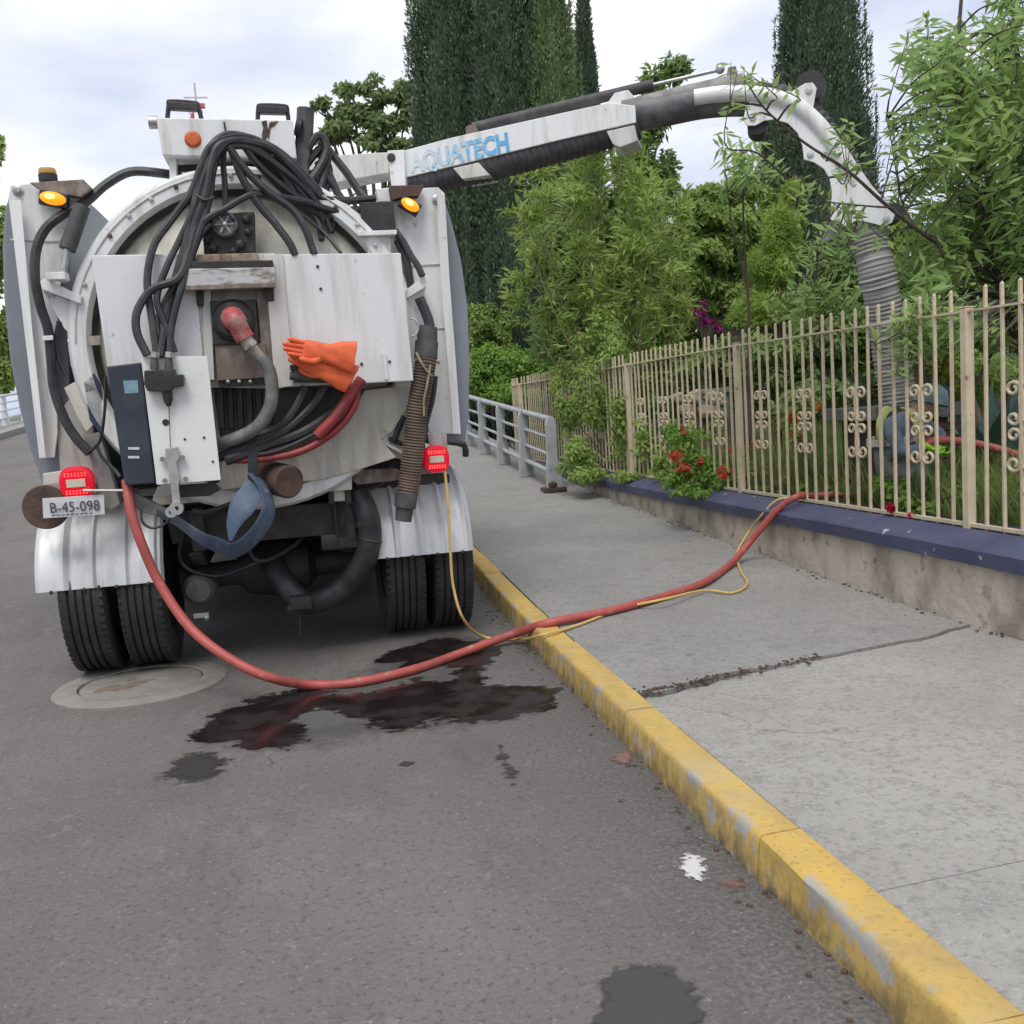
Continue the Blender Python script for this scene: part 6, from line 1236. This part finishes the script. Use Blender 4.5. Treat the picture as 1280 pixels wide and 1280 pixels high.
# ---- crouching worker behind the fence
wk = root('person', (WY(1125, 640, 6.0).x, 6.05, .5), 'crouching worker in blue shirt and grey overalls behind the fence, gripping a red hose', 'person')
W = WY; Y0 = 6.0
J = [(W(1116, 585, 6.08), .135), (W(1114, 560, 6.06), .135), (W(1126, 535, 6.02), .15), (W(1146, 519, 5.98), .065), (W(1158, 508, 5.96), .095), (W(1166, 496, 5.95), .085),
     (W(1112, 531, 5.90), .062), (W(1126, 566, 5.80), .050), (W(1156, 560, 5.80), .034), (W(1150, 528, 6.16), .062), (W(1177, 545, 6.18), .050), (W(1166, 560, 6.0), .034),
     (W(1112, 592, 5.96), .095), (W(1152, 588, 5.86), .075), (W(1134, 648, 5.98), .055), (W(1150, 652, 5.88), .045), (W(1118, 594, 6.2), .095), (W(1160, 588, 6.22), .075), (W(1142, 648, 6.3), .055), (W(1158, 650, 6.22), .045)]
E_ = [(0, 1), (1, 2), (2, 3), (3, 4), (4, 5), (2, 6), (6, 7), (7, 8), (2, 9), (9, 10), (10, 11), (0, 12), (12, 13), (13, 14), (14, 15), (0, 16), (16, 17), (17, 18), (18, 19)]
me = skin(J, E_, 0, 2); SHIRT = mat('blue_work_shirt', (.15, .20, .25), .85, c2=(.10, .135, .17), scale=12, bump=.3); OVER = mat('grey_overalls', (.16, .165, .16), .85, c2=(.11, .11, .11), scale=10, bump=.3); SKINM = mat('skin', (.30, .17, .11), .55); BOOT = mat('boot', (.02, .02, .02), .6)
for m_ in (SHIRT, OVER, SKINM, BOOT): me.materials.append(m_)
jp = [Vector(j[0]) for j in J]
for p in me.polygons:
    i = min(range(len(jp)), key=lambda k: (jp[k]-p.center).length); p.material_index = {0: 1, 1: 1, 12: 1, 13: 1, 16: 1, 17: 1, 14: 1, 18: 1, 15: 3, 19: 3, 3: 2, 4: 2, 5: 2}.get(i, 0)
body = link('body', me, wk)
hd = W(1163, 503, 5.95); m = MB(); m.lathe([(.118, -.01), (.128, -.004), (.112, .006), (.108, .05), (.085, .10), (.045, .125), (0, .13)], hd, Vector((.25, -.1, 1)), 20); m.build('helmet', mat('pale_blue_helmet', (.19, .26, .31), .6, c2=(.12, .16, .19), scale=12), wk)
m = MB(); fc = W(1172, 513, 5.92); m.ball(fc, .018, 8, 6); m.ball(fc+Vector((-.01, -.03, .03)), .008, 6, 4); m.ball(fc+Vector((.02, .03, .03)), .008, 6, 4); m.build('face', SKINM, wk)
HV = mat('hi_vis_yellow', (.42, .44, .14), .7); WB = mat('reflective_white', (.6, .58, .62), .4, c2=(.35, .12, .28), scale=9, lo=.52, hi=.56)
m = MB(); ctr = W(1115, 549, 6.05); pts = [ctr+Vector((math.cos(a)*.165, math.sin(a)*.165, .02*math.cos(a))) for a in [2*math.pi*k/20 for k in range(21)]]
for a, b_ in zip(pts, pts[1:]): m.bar(a, b_, .012, .05)
m.build('reflective_band', WB, wk)
for P in ([W(1102, 556, 5.92), W(1100, 530, 5.90), W(1108, 512, 5.98), W(1118, 512, 6.1)], [W(1150, 565, 5.86), W(1148, 535, 5.82), W(1140, 514, 5.90), W(1130, 510, 6.1)]):
    m = MB(); m.tube(spline(P, 6), .028, 8, flat=(1, 0, 0)); m.build('brace', HV, wk)
LIME = mat('lime_glove', (.30, .62, .03), .5)
def hand(p, ax, side):
    p = Vector(p); t_ = Vector(ax).normalized(); s = Vector(side); s = (s-t_*s.dot(t_)).normalized(); u = t_.cross(s); bm = bmesh.new()
    bm.from_mesh(skin([(p-t_*.05, .030), (p, (.042, .022)), (p+t_*.05, (.044, .018))], [(0, 1), (1, 2)], 1, 1))
    for k in range(4):
        o_ = -.032+.021*k; q = [(p+t_*.05+s*o_, .0105), (p+t_*.085+s*o_+u*.012, .010), (p+t_*.095+s*o_+u*.042, .0095), (p+t_*.07+s*o_+u*.058, .008)]; bm.from_mesh(skin(q, [(0, 1), (1, 2), (2, 3)], 0, 1))
    bm.from_mesh(skin([(p+s*-.035, .013), (p+s*-.055+t_*.03+u*.02, .012), (p+s*-.045+t_*.055+u*.045, .009)], [(0, 1), (1, 2)], 0, 1)); me = bpy.data.meshes.new('glove'); bm.to_mesh(me); bm.free()
    for p_ in me.polygons: p_.use_smooth = True
    me.materials.append(LIME); return link('glove', me, wk)
hand(W(1160, 560, 5.80), (.8, .1, -.5), (0, 1, .2)); hand(W(1168, 560, 5.98), (.6, -.4, -.6), (.2, 1, 0))
b = MB(); b.tube(spline([W(1150, 566, 5.86), W(1163, 552, 5.86), W(1190, 551, 5.9), W(1225, 556, 5.95), W(1262, 566, 6.0), W(1300, 580, 6.0), W(1330, 610, 6.1), W(1350, 660, 6.3)], 8), .030, 10); tag(b.build('jetting_hose', REDH), 'red hose held by the crouching worker behind the fence', 'hose')
